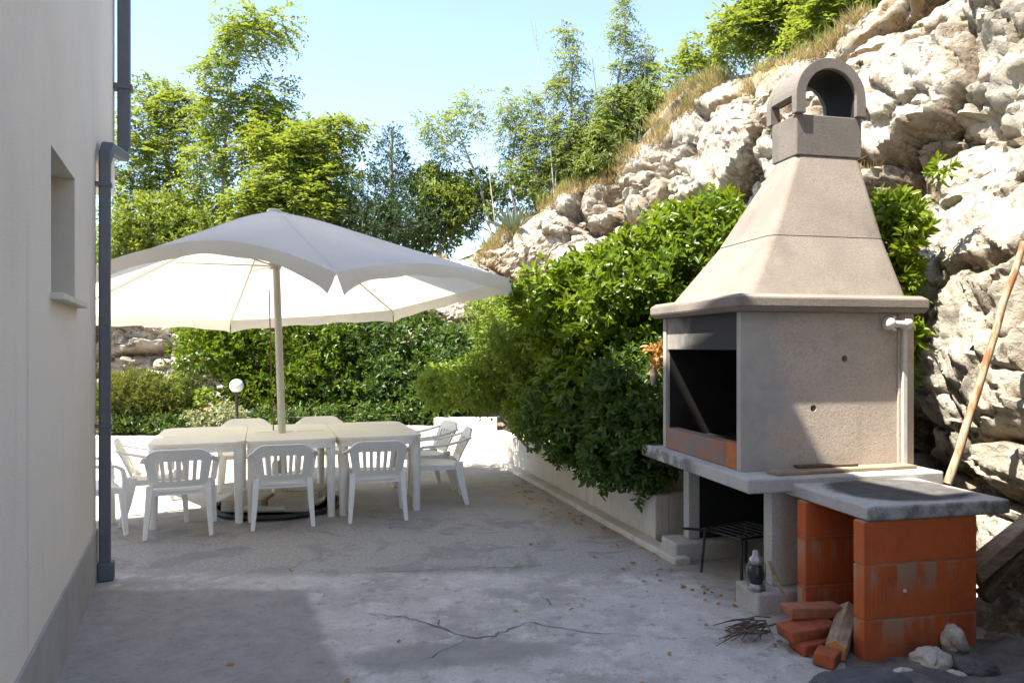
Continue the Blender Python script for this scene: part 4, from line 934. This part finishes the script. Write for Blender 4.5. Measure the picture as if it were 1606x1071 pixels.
CH = [  # row x, row y, turn, label
    (.30, -.10, 2, "white plastic armchair seen from behind, leftmost of the three in front of the tables"),
    (1.13, -.06, -1, "white plastic armchair seen from behind, middle of the three in front of the tables"),
    (1.95, -.08, -4, "white plastic armchair seen from behind, rightmost of the three in front of the tables"),
    (2.62, .36, 82, "white plastic armchair facing the right table end, seen from its side, the nearer of two"),
    (2.62, 1.05, 96, "white plastic armchair at the right table end, the farther of two, by the planter"),
    (.06, .42, -84, "white plastic armchair at the left table end beside the downpipe, nearer the tables"),
    (-.42, .02, -70, "white plastic armchair half hidden behind the downpipe, farthest left"),
    (.78, 1.76, 180, "white plastic armchair behind the tables, just left of the umbrella pole"),
    (1.58, 1.78, 176, "white plastic armchair behind the tables, right of the umbrella pole")]
for i, (x, y, rz, lb) in enumerate(CH):
    c = ch0 if i == 0 else copy_tree(ch0)
    c.location = RW(x, y); c.rotation_euler = (0, 0, ROW+R(rz)); tag(c, lb, "chair", "white plastic armchairs around the tables")

# ================================================================== GARDEN LAMP, POT
g = P(371, 640, 10.40); gl = empty("garden_lamp", (g.x, g.y, .441)); tag(gl, "garden lamp with round glass globe on a black post standing on the back garden wall", "lamp")
mb = MB(); mb.lathe([(.05, 0), (.05, .03), (.022, .05), (.022, .44), (.05, .46), (.05, .48)], 12); mb.build("post", MAT['blackmetal'], gl)
mb = MB(); mb.lathe([(.045, .48)]+[(.098*math.cos(R(t)), .565+.098*math.sin(R(t))) for t in range(-55, 90, 12)]+[(0, .663)], 20); mb.build("globe", MAT['globe'], gl)
g = P(326, 655, 10.7); pt = empty("flower_pot", (g.x, g.y, .50)); tag(pt, "terracotta flower pot with a small leafy plant below the little tree", "pot")
mb = MB(); mb.lathe([(.075, 0), (.10, .15), (.115, .15), (.115, .18), (.10, .18), (.09, .15)], 16); mb.build("pot", MAT['terracotta'], pt)
p, o = blob_points([(0, 0, .3, .13, .13, .13)], 40, .3); pos, dr, up, k = sprigs(p, o, 6, .08); leaf_mesh("foliage", pos, dr, up, .06, .03, RNG.random(len(pos)), MAT['leaf_lime'], pt)

# ================================================================== SHRUBS
# big laurel between planter and barbecue: sunlit top
bush("laurel_bush", "large glossy laurel bush rising behind the planter left of the barbecue", "bush", (1.55, 7.0, .33),
     [PB(1075, 480, 6.7, 95, 110, .5), PB(985, 470, 6.9, 95, 85, .55), PB(1110, 395, 6.9, 75, 75, .5), PB(930, 520, 7.0, 85, 85, .5), PB(880, 490, 7.3, 70, 60, .45), PB(1030, 600, 6.6, 80, 90, .45), PB(945, 610, 6.8, 85, 90, .45)],
     3700, (.098, .042), MAT['leaf_laurel'], 8, .12, 9, inner=.18, tint0=.55, tvar=.5, bump=.42)
bush("hanging_shrub", "dark small-leaved shrub hanging over the planter wall beside the barbecue", "bush", (1.20, 6.3, .35),
     [PB(985, 640, 6.25, 75, 75, .35), PB(930, 660, 6.5, 60, 60, .3), PB(960, 710, 6.1, 50, 40, .22), PB(1010, 700, 6.0, 45, 55, .25), PB(890, 650, 6.9, 55, 60, .3), PB(1030, 640, 6.1, 35, 80, .25)],
     2700, (.064, .028), MAT['leaf_dark'], 8, .10, 7, inner=.15, up=-.1, tint0=.42, tvar=.5, bump=.42)
bush("spilling_shrub", "pale green small-leaved shrub spilling over the far planter wall beyond the tables", "bush", (.25, 8.6, .35),
     [PB(800, 560, 8.4, 65, 60, .45), PB(775, 605, 8.5, 60, 35, .4), PB(705, 605, 9.0, 52, 30, .35), PB(845, 620, 7.9, 45, 60, .35), PB(830, 535, 8.0, 55, 55, .4), PB(835, 650, 8.0, 30, 32, .25), PB(785, 505, 8.6, 40, 40, .3)],
     4200, (.055, .024), MAT['leaf_lime'], 8, .10, 7, inner=.15, up=.1, tint0=.42, tvar=.5, bump=.42)
# back hedge
hedge = [
    ("round shrub with bright leaf clumps behind the umbrella pole", [PB(450, 560, 11.3, 75, 60, .5), PB(500, 600, 11.2, 70, 60, .5), PB(430, 620, 11.1, 60, 50, .4), PB(520, 540, 11.5, 60, 50, .5)], 'leaf_laurel', .28),
    ("dense dark evergreen shrub at the back, right of the umbrella pole", [PB(580, 560, 11.4, 75, 65, .5), PB(620, 610, 11.2, 70, 55, .5), PB(560, 630, 11.1, 60, 45, .4), PB(640, 540, 11.6, 60, 50, .5)], 'leaf_dark', .35),
    ("low dark shrub at the back corner below the grey rock", [PB(690, 600, 11.1, 55, 50, .4), PB(670, 635, 10.9, 60, 35, .4), PB(720, 560, 11.4, 35, 40, .3)], 'leaf_dark', .3)]
for lb, bl, mt, ti in hedge:
    cx_ = sum(b[0] for b in bl)/len(bl); cy_ = sum(b[1] for b in bl)/len(bl)
    bush("evergreen_shrub", lb, "bush", (cx_, cy_, .5), bl, 2300, (.09, .038), MAT[mt], 7, .13, 7, bump=.5, tvar=.5, inner=.15, group="shrubs along the back planter", tint0=ti)
tree("garden_tree", "little standard tree with round crown over the terracotta pot", (P(318, 660, 11.0).x, 11.0, .5),
     [(P(318, 660, 11.0).x, 11.0, .5), P(324, 610, 11.0), P(335, 570, 11.1)], [PB(330, 545, 11.1, 45, 38), PB(375, 540, 11.3, 45, 45), PB(390, 590, 11.3, 40, 45), PB(350, 520, 11.3, 45, 30)], 1500, MAT['leaf_laurel'], (.09, .04), 0, .13, .028, bark='palebark', tint0=.45)
bush("rosemary_bush", "feathery yellow-green shrub at the left end of the back planter", "bush", (P(225, 660, 10.9).x, 10.9, .28),
     [PB(215, 625, 10.9, 50, 38, .4), PB(260, 640, 10.9, 40, 30, .35), PB(185, 640, 10.8, 40, 40, .35)], 2600, (.085, .012), MAT['leaf_grass'], 9, .16, 6, up=1.0, tint0=.5, spread=.6)
bush("grey_shrub", "small grey-green shrub beside the feathery bush", "bush", (P(292, 655, 10.9).x, 10.9, .28), [PB(290, 620, 11.0, 28, 32, .25), PB(280, 655, 10.8, 30, 18, .2)], 500, (.05, .02), MAT['leaf_lime'], 8, .09, 4, tint0=.3)
bush("dark_ground_shrub", "low dark shrub in front of the feathery bush by the downpipe", "bush", (P(215, 680, 10.6).x, 10.6, .28), [PB(200, 660, 10.6, 40, 16, .2), PB(260, 665, 10.6, 40, 13, .2)], 700, (.06, .028), MAT['leaf_dark'], 8, .09, 4)
bush("variegated_plant", "pale variegated plant at the foot of the garden lamp", "plant", (P(358, 665, 10.65).x, 10.65, .5), [PB(355, 655, 10.65, 32, 16, .2), PB(395, 660, 10.65, 26, 10, .18), PB(310, 660, 10.6, 25, 9, .15)], 420, (.07, .03), MAT['leaf_var'], 7, .09, 4)
# laurel behind the barbecue at right
bush("laurel_bush", "slim laurel bush squeezed between barbecue and rock face", "bush", (2.45, 5.55, .0),
     [PB(1398, 335, 5.4, 16, 22, .14), PB(1402, 385, 5.4, 20, 34, .16), PB(1412, 450, 5.4, 14, 40, .13), PB(1416, 540, 5.4, 10, 50, .12), PB(1425, 345, 5.35, 16, 16, .12)],
     330, (.095, .034), MAT['leaf_laurel'], 7, .08, 5, tint0=.6)
bush("rock_sprig", "small bright leafy sprig growing out of the rock face", "plant", P(1476, 295, 5.05), [PB(1476, 272, 5.0, 9, 12, .05)], 11, (.07, .026), MAT['leaf_laurel'], 7, .06, 2, tint0=.7)
dl = bush("withered_sprig", "withered orange-brown sprig beside the left barbecue jamb", "plant", P(1030, 600, 5.75), [PB(1030, 560, 5.75, 9, 24, .05)], 16, (.07, .03), MAT['leaf_dead'], 6, .06, 2)
# ================================================================== TREES ABOVE THE ROCK
def tbase(u, d, z=None):
    p = P(u, 545, d); return Vector((p.x, d, 2.2 if z is None else z))
b = tbase(270, 15.5)
tree("broadleaf_tree", "wide loose tree with airy leaflets above the umbrella, next to the house", b, [b, P(275, 360, 15.5), P(265, 250, 15.5), P(255, 190, 15.5)],
     [PB(225, 200, 15.4, 40, 45), PB(275, 165, 15.5, 45, 30), PB(240, 260, 15.3, 45, 40), PB(300, 215, 15.6, 45, 40), PB(215, 315, 15.2, 40, 40), PB(290, 300, 15.4, 50, 30), PB(255, 370, 15.2, 55, 20), PB(310, 340, 15.2, 50, 22), PB(200, 365, 15.0, 30, 35), PB(330, 390, 15.3, 60, 25), PB(210, 260, 15.2, 30, 35), PB(235, 150, 15.7, 22, 16)],
     2500, MAT['leaf_tree'], (.10, .042), r0=.09, tint0=.6, bump=.7, inner=.2)
b = tbase(347, 14.8)
tree("tall_sapling", "tallest slender tree with pale straight trunk and tufted top", b, [b, P(347, 330, 14.8), P(355, 200, 14.8), P(366, 115, 14.8), P(385, 60, 14.8)],
     [PB(385, 60, 14.8, 42, 30), PB(430, 38, 14.9, 26, 22), PB(355, 50, 14.7, 22, 18), PB(335, 110, 14.6, 24, 22), PB(420, 155, 14.9, 32, 26), PB(405, 180, 15.0, 50, 24), PB(335, 165, 14.6, 30, 28), PB(420, 215, 14.8, 40, 25), PB(380, 250, 14.6, 38, 26), PB(330, 250, 14.6, 30, 30)],
     1500, MAT['leaf_tree'], (.10, .042), r0=.045, bark='palebark', tint0=.55, droop=.5, bump=.7, inner=.2)
b = tbase(480, 14.2)
tree("broadleaf_tree", "bright green tree directly behind the umbrella peak", b, [b, P(480, 330, 14.2), P(485, 250, 14.2)],
     [PB(480, 250, 14.2, 50, 35), PB(450, 290, 14.1, 50, 32), PB(515, 290, 14.2, 45, 38), PB(490, 215, 14.3, 40, 22), PB(545, 205, 14.3, 26, 18), PB(425, 225, 14.2, 30, 24), PB(470, 320, 14.0, 60, 22), PB(400, 320, 14.0, 40, 25)],
     2500, MAT['leaf_tree'], (.10, .045), r0=.07, tint0=.65, bump=.6)
b = tbase(620, 14.0)
tree("conifer_tree", "dark pointed evergreen tree between umbrella peak and rocks", b, [b, P(618, 320, 14.0), P(613, 220, 14.0), P(612, 200, 14.0)],
     [PB(613, 225, 14.0, 16, 24), PB(612, 265, 14.0, 32, 28), PB(600, 310, 13.9, 50, 35), PB(645, 320, 13.9, 45, 40), PB(570, 345, 13.8, 45, 30), PB(660, 350, 13.7, 40, 30), PB(620, 350, 13.6, 60, 30)],
     2300, MAT['leaf_yew'], (.075, .022), 0, .16, .07, tint0=.45, bump=.35, inner=.2)
b = tbase(690, 13.9)
bush("broadleaf_shrub", "mid green shrub at the left end of the dry bank", "bush", (b.x, b.y, 2.9), [PB(700, 320, 13.9, 45, 35, .4), PB(735, 300, 14.2, 35, 25, .4), PB(675, 290, 14.2, 30, 30, .35)], 1000, (.09, .036), MAT['leaf_tree'], 7, .13, 5)
b = rock_at(775, vlo=.76, vhi=.84)
tree("leaning_sapling", "sparse sapling leaning left above the dry bank", b, [b, P(745, 270, 14.0), P(722, 215, 14.0), P(700, 185, 14.0)],
     [PB(690, 200, 14.0, 36, 14), PB(735, 180, 14.0, 20, 30), PB(672, 190, 13.9, 20, 10), PB(700, 235, 13.9, 30, 12), PB(745, 155, 14.1, 8, 8)], 330, MAT['leaf_sap'], (.075, .03), r0=.03, tint0=.45, bark='palebark')
saps = [  # u base, depth, top v, label, clumps
    (815, 13.6, "feathery young tree standing alone at the left of the sapling row", [(795, 170, 14, 28), (805, 210, 22, 30), (830, 230, 18, 25), (812, 265, 26, 22)]),
    (845, 13.3, "leafy young tree with drooping twigs, second of the sapling row", [(835, 160, 10, 22), (850, 200, 22, 22), (860, 240, 26, 28), (840, 270, 24, 18)]),
    (885, 13.1, "taller young tree with a tuft at its tip in the middle of the row", [(890, 55, 9, 14), (887, 95, 14, 10), (880, 140, 16, 18), (905, 110, 10, 10), (890, 200, 22, 28), (900, 245, 24, 24)]),
    (925, 12.9, "thin young tree with bare upper twigs beside the tallest one", [(915, 160, 12, 20), (940, 180, 20, 30), (930, 230, 26, 26), (915, 260, 26, 20)]),
    (955, 12.6, "tallest thin young tree reaching the top of the sky by the rocks", [(978, 15, 12, 12), (970, 55, 16, 12), (965, 110, 8, 10), (960, 160, 20, 26), (950, 210, 24, 26)]),
    (1005, 12.3, "bushy young tree at the right end of the row against the rocks", [(1005, 85, 14, 22), (1012, 120, 24, 26), (995, 160, 26, 24), (1020, 150, 16, 20), (985, 195, 20, 16)])]
for u, d, lb, cl in saps:
    b = rock_at(u, vlo=.75, vhi=.82); d = max(d, b.y+.1); top = cl[0]
    tp = P(top[0], top[1]-top[3]*.6, d)
    tree("young_tree", lb, b, [b, b.lerp(tp, .4)+Vector((random.gauss(0, .08), 0, 0)), b.lerp(tp, .75)+Vector((random.gauss(0, .06), 0, 0)), tp], [PB(a, v, d, ru, rv) for a, v, ru, rv in cl], 60+110*len(cl), MAT['leaf_sap'], (.07, .024), 6, .24, .028, group="young trees along the rock ridge", tint0=.45, droop=.5)
for lb, cl, uu in (
    ("green scrub at the foot of the lone feathery young tree", [(800, 290, 35, 28), (765, 325, 34, 26), (830, 300, 26, 24), (725, 350, 36, 24)], 790),
    ("dense yellow-green scrub below the middle of the sapling row", [(880, 275, 35, 26), (850, 300, 30, 20), (910, 255, 28, 26)], 880),
    ("bushy scrub filling the gap below the tall thin tree", [(950, 235, 32, 26), (975, 215, 28, 24), (925, 265, 26, 18)], 950),
    ("upper scrub at the end of the sapling row touching the white rock", [(1010, 185, 28, 24), (1035, 170, 18, 16), (1000, 160, 22, 20)], 1012)):
    b = rock_at(uu, vlo=.76, vhi=.82); d = b.y+.1
    bush("ridge_scrub", lb, "bush", b, [PB(a, v, d, ru, rv, .35) for a, v, ru, rv in cl], 560, (.085, .03), MAT['leaf_sap'], 7, .16, 5, group="scrub along the ridge", tint0=.55, up=.6, inner=.3, bump=.45)
# bare twigs between the saplings
bt = [(780, 225, 740, 130), (870, 200, 838, 35), (940, 150, 925, 60), (870, 210, 868, 95), (1000, 120, 1012, 40)]
for i, (u0, v0, u1, v1) in enumerate(bt):
    b = rock_at(u0, vlo=.75, vhi=.80); e_ = P(u1, v1, b.y+.2); mb = MB()
    mb.tube([b, b.lerp(e_, .5)+Vector((.06, 0, 0)), e_], [.014, .009, .003], 5)
    for q in range(7):
        s = b.lerp(e_, random.uniform(.4, .9)); mb.tube([s, s+Vector((random.uniform(-.3, .3), random.uniform(-.2, .2), random.uniform(.15, .45)))], [.005, .002], 4)
    tag(mb.build("bare_sapling", MAT['palebark']), ["leafless thin sapling left of the feathery young trees", "tall leafless stem rising between the second and third young tree", "leafless stem beside the tallest young tree", "short leafless stem in the middle of the sapling row", "leafless twiggy stem behind the bushy young tree"][i], "sapling", "bare saplings on the ridge")
for lb, cl, uu, n in (
    ("leafy tree on the rock crest above the barbecue, right of the tall saplings", [(1190, 25, 40, 30), (1160, 45, 30, 22), (1225, 50, 45, 26), (1270, 20, 40, 26), (1215, 0, 40, 20)], 1225, 1500),
    ("spreading tree at the top edge of the picture over the rock crest", [(1300, 25, 40, 24), (1345, 10, 40, 22), (1310, -10, 50, 25), (1380, -15, 40, 20), (1270, 65, 30, 14)], 1330, 1300),
    ("small sparse tree at the left foot of the rock crest trees", [(1095, 85, 30, 18), (1125, 90, 24, 14), (1085, 115, 22, 18), (1140, 70, 18, 10)], 1085, 520)):
    b = rock_at(uu, vlo=.75, vhi=.80); d = b.y+.5
    tree("crest_tree", lb, b, [b, P((uu+cl[0][0])/2, (cl[0][1]+60), d), P(cl[0][0], cl[0][1]-10, d)], [PB(a, v, d, ru, rv) for a, v, ru, rv in cl], int(n*.55), MAT['leaf_tree'], (.09, .038), 6, .30, .045, group="trees on the rock crest", tint0=.5, bump=.75, inner=.2)
# dark low trees far behind at left
b = tbase(190, 17)
tree("far_tree", "dark low tree behind the umbrella edge next to the downpipe", b, [b, P(190, 400, 17)], [PB(190, 390, 17, 40, 20), PB(240, 400, 17, 40, 16)], 500, MAT['leaf_yew'], (.09, .04), 6, .3, .06)

bush("trailing_plant", "low dark trailing plants along the wall top between garden lamp and back corner", "plant", (P(540, 660, 10.55).x, 10.6, .43),
     [PB(430, 655, 10.55, 45, 12, .15), PB(510, 652, 10.6, 50, 14, .18), PB(590, 652, 10.55, 50, 14, .16), PB(655, 650, 10.6, 36, 14, .16)], 520, (.07, .03), MAT['leaf_dark'], 7, .09, 6, tint0=.4, inner=.4)
for lb, bl, ti in (
    ("pale green scrub filling the gap under the wide loose tree", [(190, 380, 35, 26), (230, 350, 36, 26), (290, 370, 45, 28), (260, 330, 30, 20)], .6),
    ("mid green scrub behind the umbrella peak and the pale trunk", [(340, 360, 45, 32), (400, 350, 45, 34), (440, 345, 40, 28)], .5),
    ("scrub beneath the bright green tree and the conifer", [(510, 345, 45, 30), (570, 365, 45, 28), (640, 375, 45, 26), (690, 360, 35, 30)], .5)):
    c = PB(*bl[0][:2], 14.6, *bl[0][2:])
    bush("background_scrub", lb, "bush", (c[0], 14.6, 2.4), [PB(a, v, 14.6, ru, rv, .6) for a, v, ru, rv in bl], 1100, (.11, .045), MAT['leaf_tree'], 7, .2, 5, group="scrub behind the umbrella", tint0=ti, bump=.5, inner=.25, quad=False)
n = 150; x = RNG.uniform(-1.6, 1.9, n); y = RNG.uniform(3.2, 8.6, n); k = RNG.random(n) < .8
x = np.where(k, 1.02-(y-5.8)*.30+RNG.normal(size=n)*.12-.15, x)
pos = np.stack([x, y, np.full(n, .009)], 1); dr = RNG.normal(size=(n, 3))*np.array((1, 1, .12))
tag(leaf_mesh("leaf_litter", pos, dr, np.tile(np.array((0., 0, 1)), (n, 1))+.25*RNG.normal(size=(n, 3)), .045*(.6+.7*RNG.random(n)), .02, RNG.random(n), MAT['leaf_dead'], None, True, .2), kind="stuff")
# ---- agave, grasses
b = rock_at(805, vlo=.74, vhi=.78); ag = MB(); n = 16; pos = np.zeros((n, 3)); 
th = np.linspace(0, 2*math.pi*2.4, n); el = np.linspace(.35, 1.35, n)
dirs = np.stack([np.cos(th)*np.cos(el), np.sin(th)*np.cos(el), np.sin(el)], 1)
agr = empty("agave", b); tag(agr, "grey-green agave rosette on the dry bank above the rocks", "agave")
leaf_mesh("leaves", pos, dirs, np.tile(np.array((0, 0, 1.0)), (n, 1))+.01, .55, .075, RNG.random(n), MAT['agave'], agr, True, .3)
def grass(name, idxu, vlo, vhi, n, L, mat, clump=9, wdt=.010):
    iu = RNG.integers(idxu[0], idxu[1], n); vv = np.nonzero((RV >= vlo) & (RV <= vhi))[0]; iv = RNG.choice(vv, n)
    p = ROCK[iu, iv]+RNG.normal(size=(n, 3))*np.array((.05, .05, .0)); nz = fbm(p*1.1, 3, 33); p = p[nz > .02]; n = len(p)
    k = np.repeat(np.arange(n), clump); m = len(k)
    dirs = nrm(RNG.normal(size=(m, 3))*np.array((.45, .45, .2))+np.array((-.1, -.15, 1.0)))
    pos = p[k]+RNG.normal(size=(m, 3))*np.array((.05, .05, .01))
    o = leaf_mesh(name, pos, dirs, nrm(RNG.normal(size=(m, 3))), L*(.5+RNG.random(m)), wdt, np.clip(fbm(p*2, 2, 3)[k]*.4+.5+RNG.normal(size=m)*.2, 0, 1), mat, None, False, .1)
    return tag(o, kind="stuff")
UI = lambda t: int(t/(len(ST)-1)*nu)
grass("dry_grass", (UI(5.0), UI(13.5)), .725, .84, 9000, .12, MAT['drygrass'])
grass("green_grass", (UI(6.5), UI(12)), .74, .82, 900, .24, MAT['greengrass'])
def tuft(u, v, rad, n, L, mat, lab, name="grass_tuft"):
    # on the rock face nearest to a photo position
    px = 803+F*ROCK[:, :, 0]/np.maximum(ROCK[:, :, 1], .1); py = HOR-F*(ROCK[:, :, 2]-CAMH)/np.maximum(ROCK[:, :, 1], .1)
    dd = (px-u)**2+(py-v)**2+(ROCK[:, :, 1] < 1)*1e9+ROCK[:, :, 1]*.5; i = np.unravel_index(np.argmin(dd), dd.shape); c = Vector(ROCK[i])
    dirs = nrm(RNG.normal(size=(n, 3))*np.array((.5, .5, .3))+np.array((-.25, -.35, .75)))
    o = leaf_mesh(name, RNG.normal(size=(n, 3))*np.array((rad, rad*.5, rad*.6)), dirs, nrm(RNG.normal(size=(n, 3))), L*(.5+RNG.random(n)), .010, RNG.random(n), mat, None, False, .1)
    o.location = c; return tag(o, lab, "grass")
tuft(1372, 290, .10, 500, .16, MAT['drygrass'], "yellowed grass tuft hanging in the rock cleft right of the chimney")
tuft(1190, 150, .10, 420, .20, MAT['drygrass'], "straw-coloured grass tuft on the white rock left of the chimney cap")
tuft(915, 300, .16, 420, .20, MAT['greengrass'], "greenish grass tuft on the rock step below the saplings")
tuft(1010, 355, .10, 200, .14, MAT['drygrass'], "small dry grass tuft above the laurel bush")
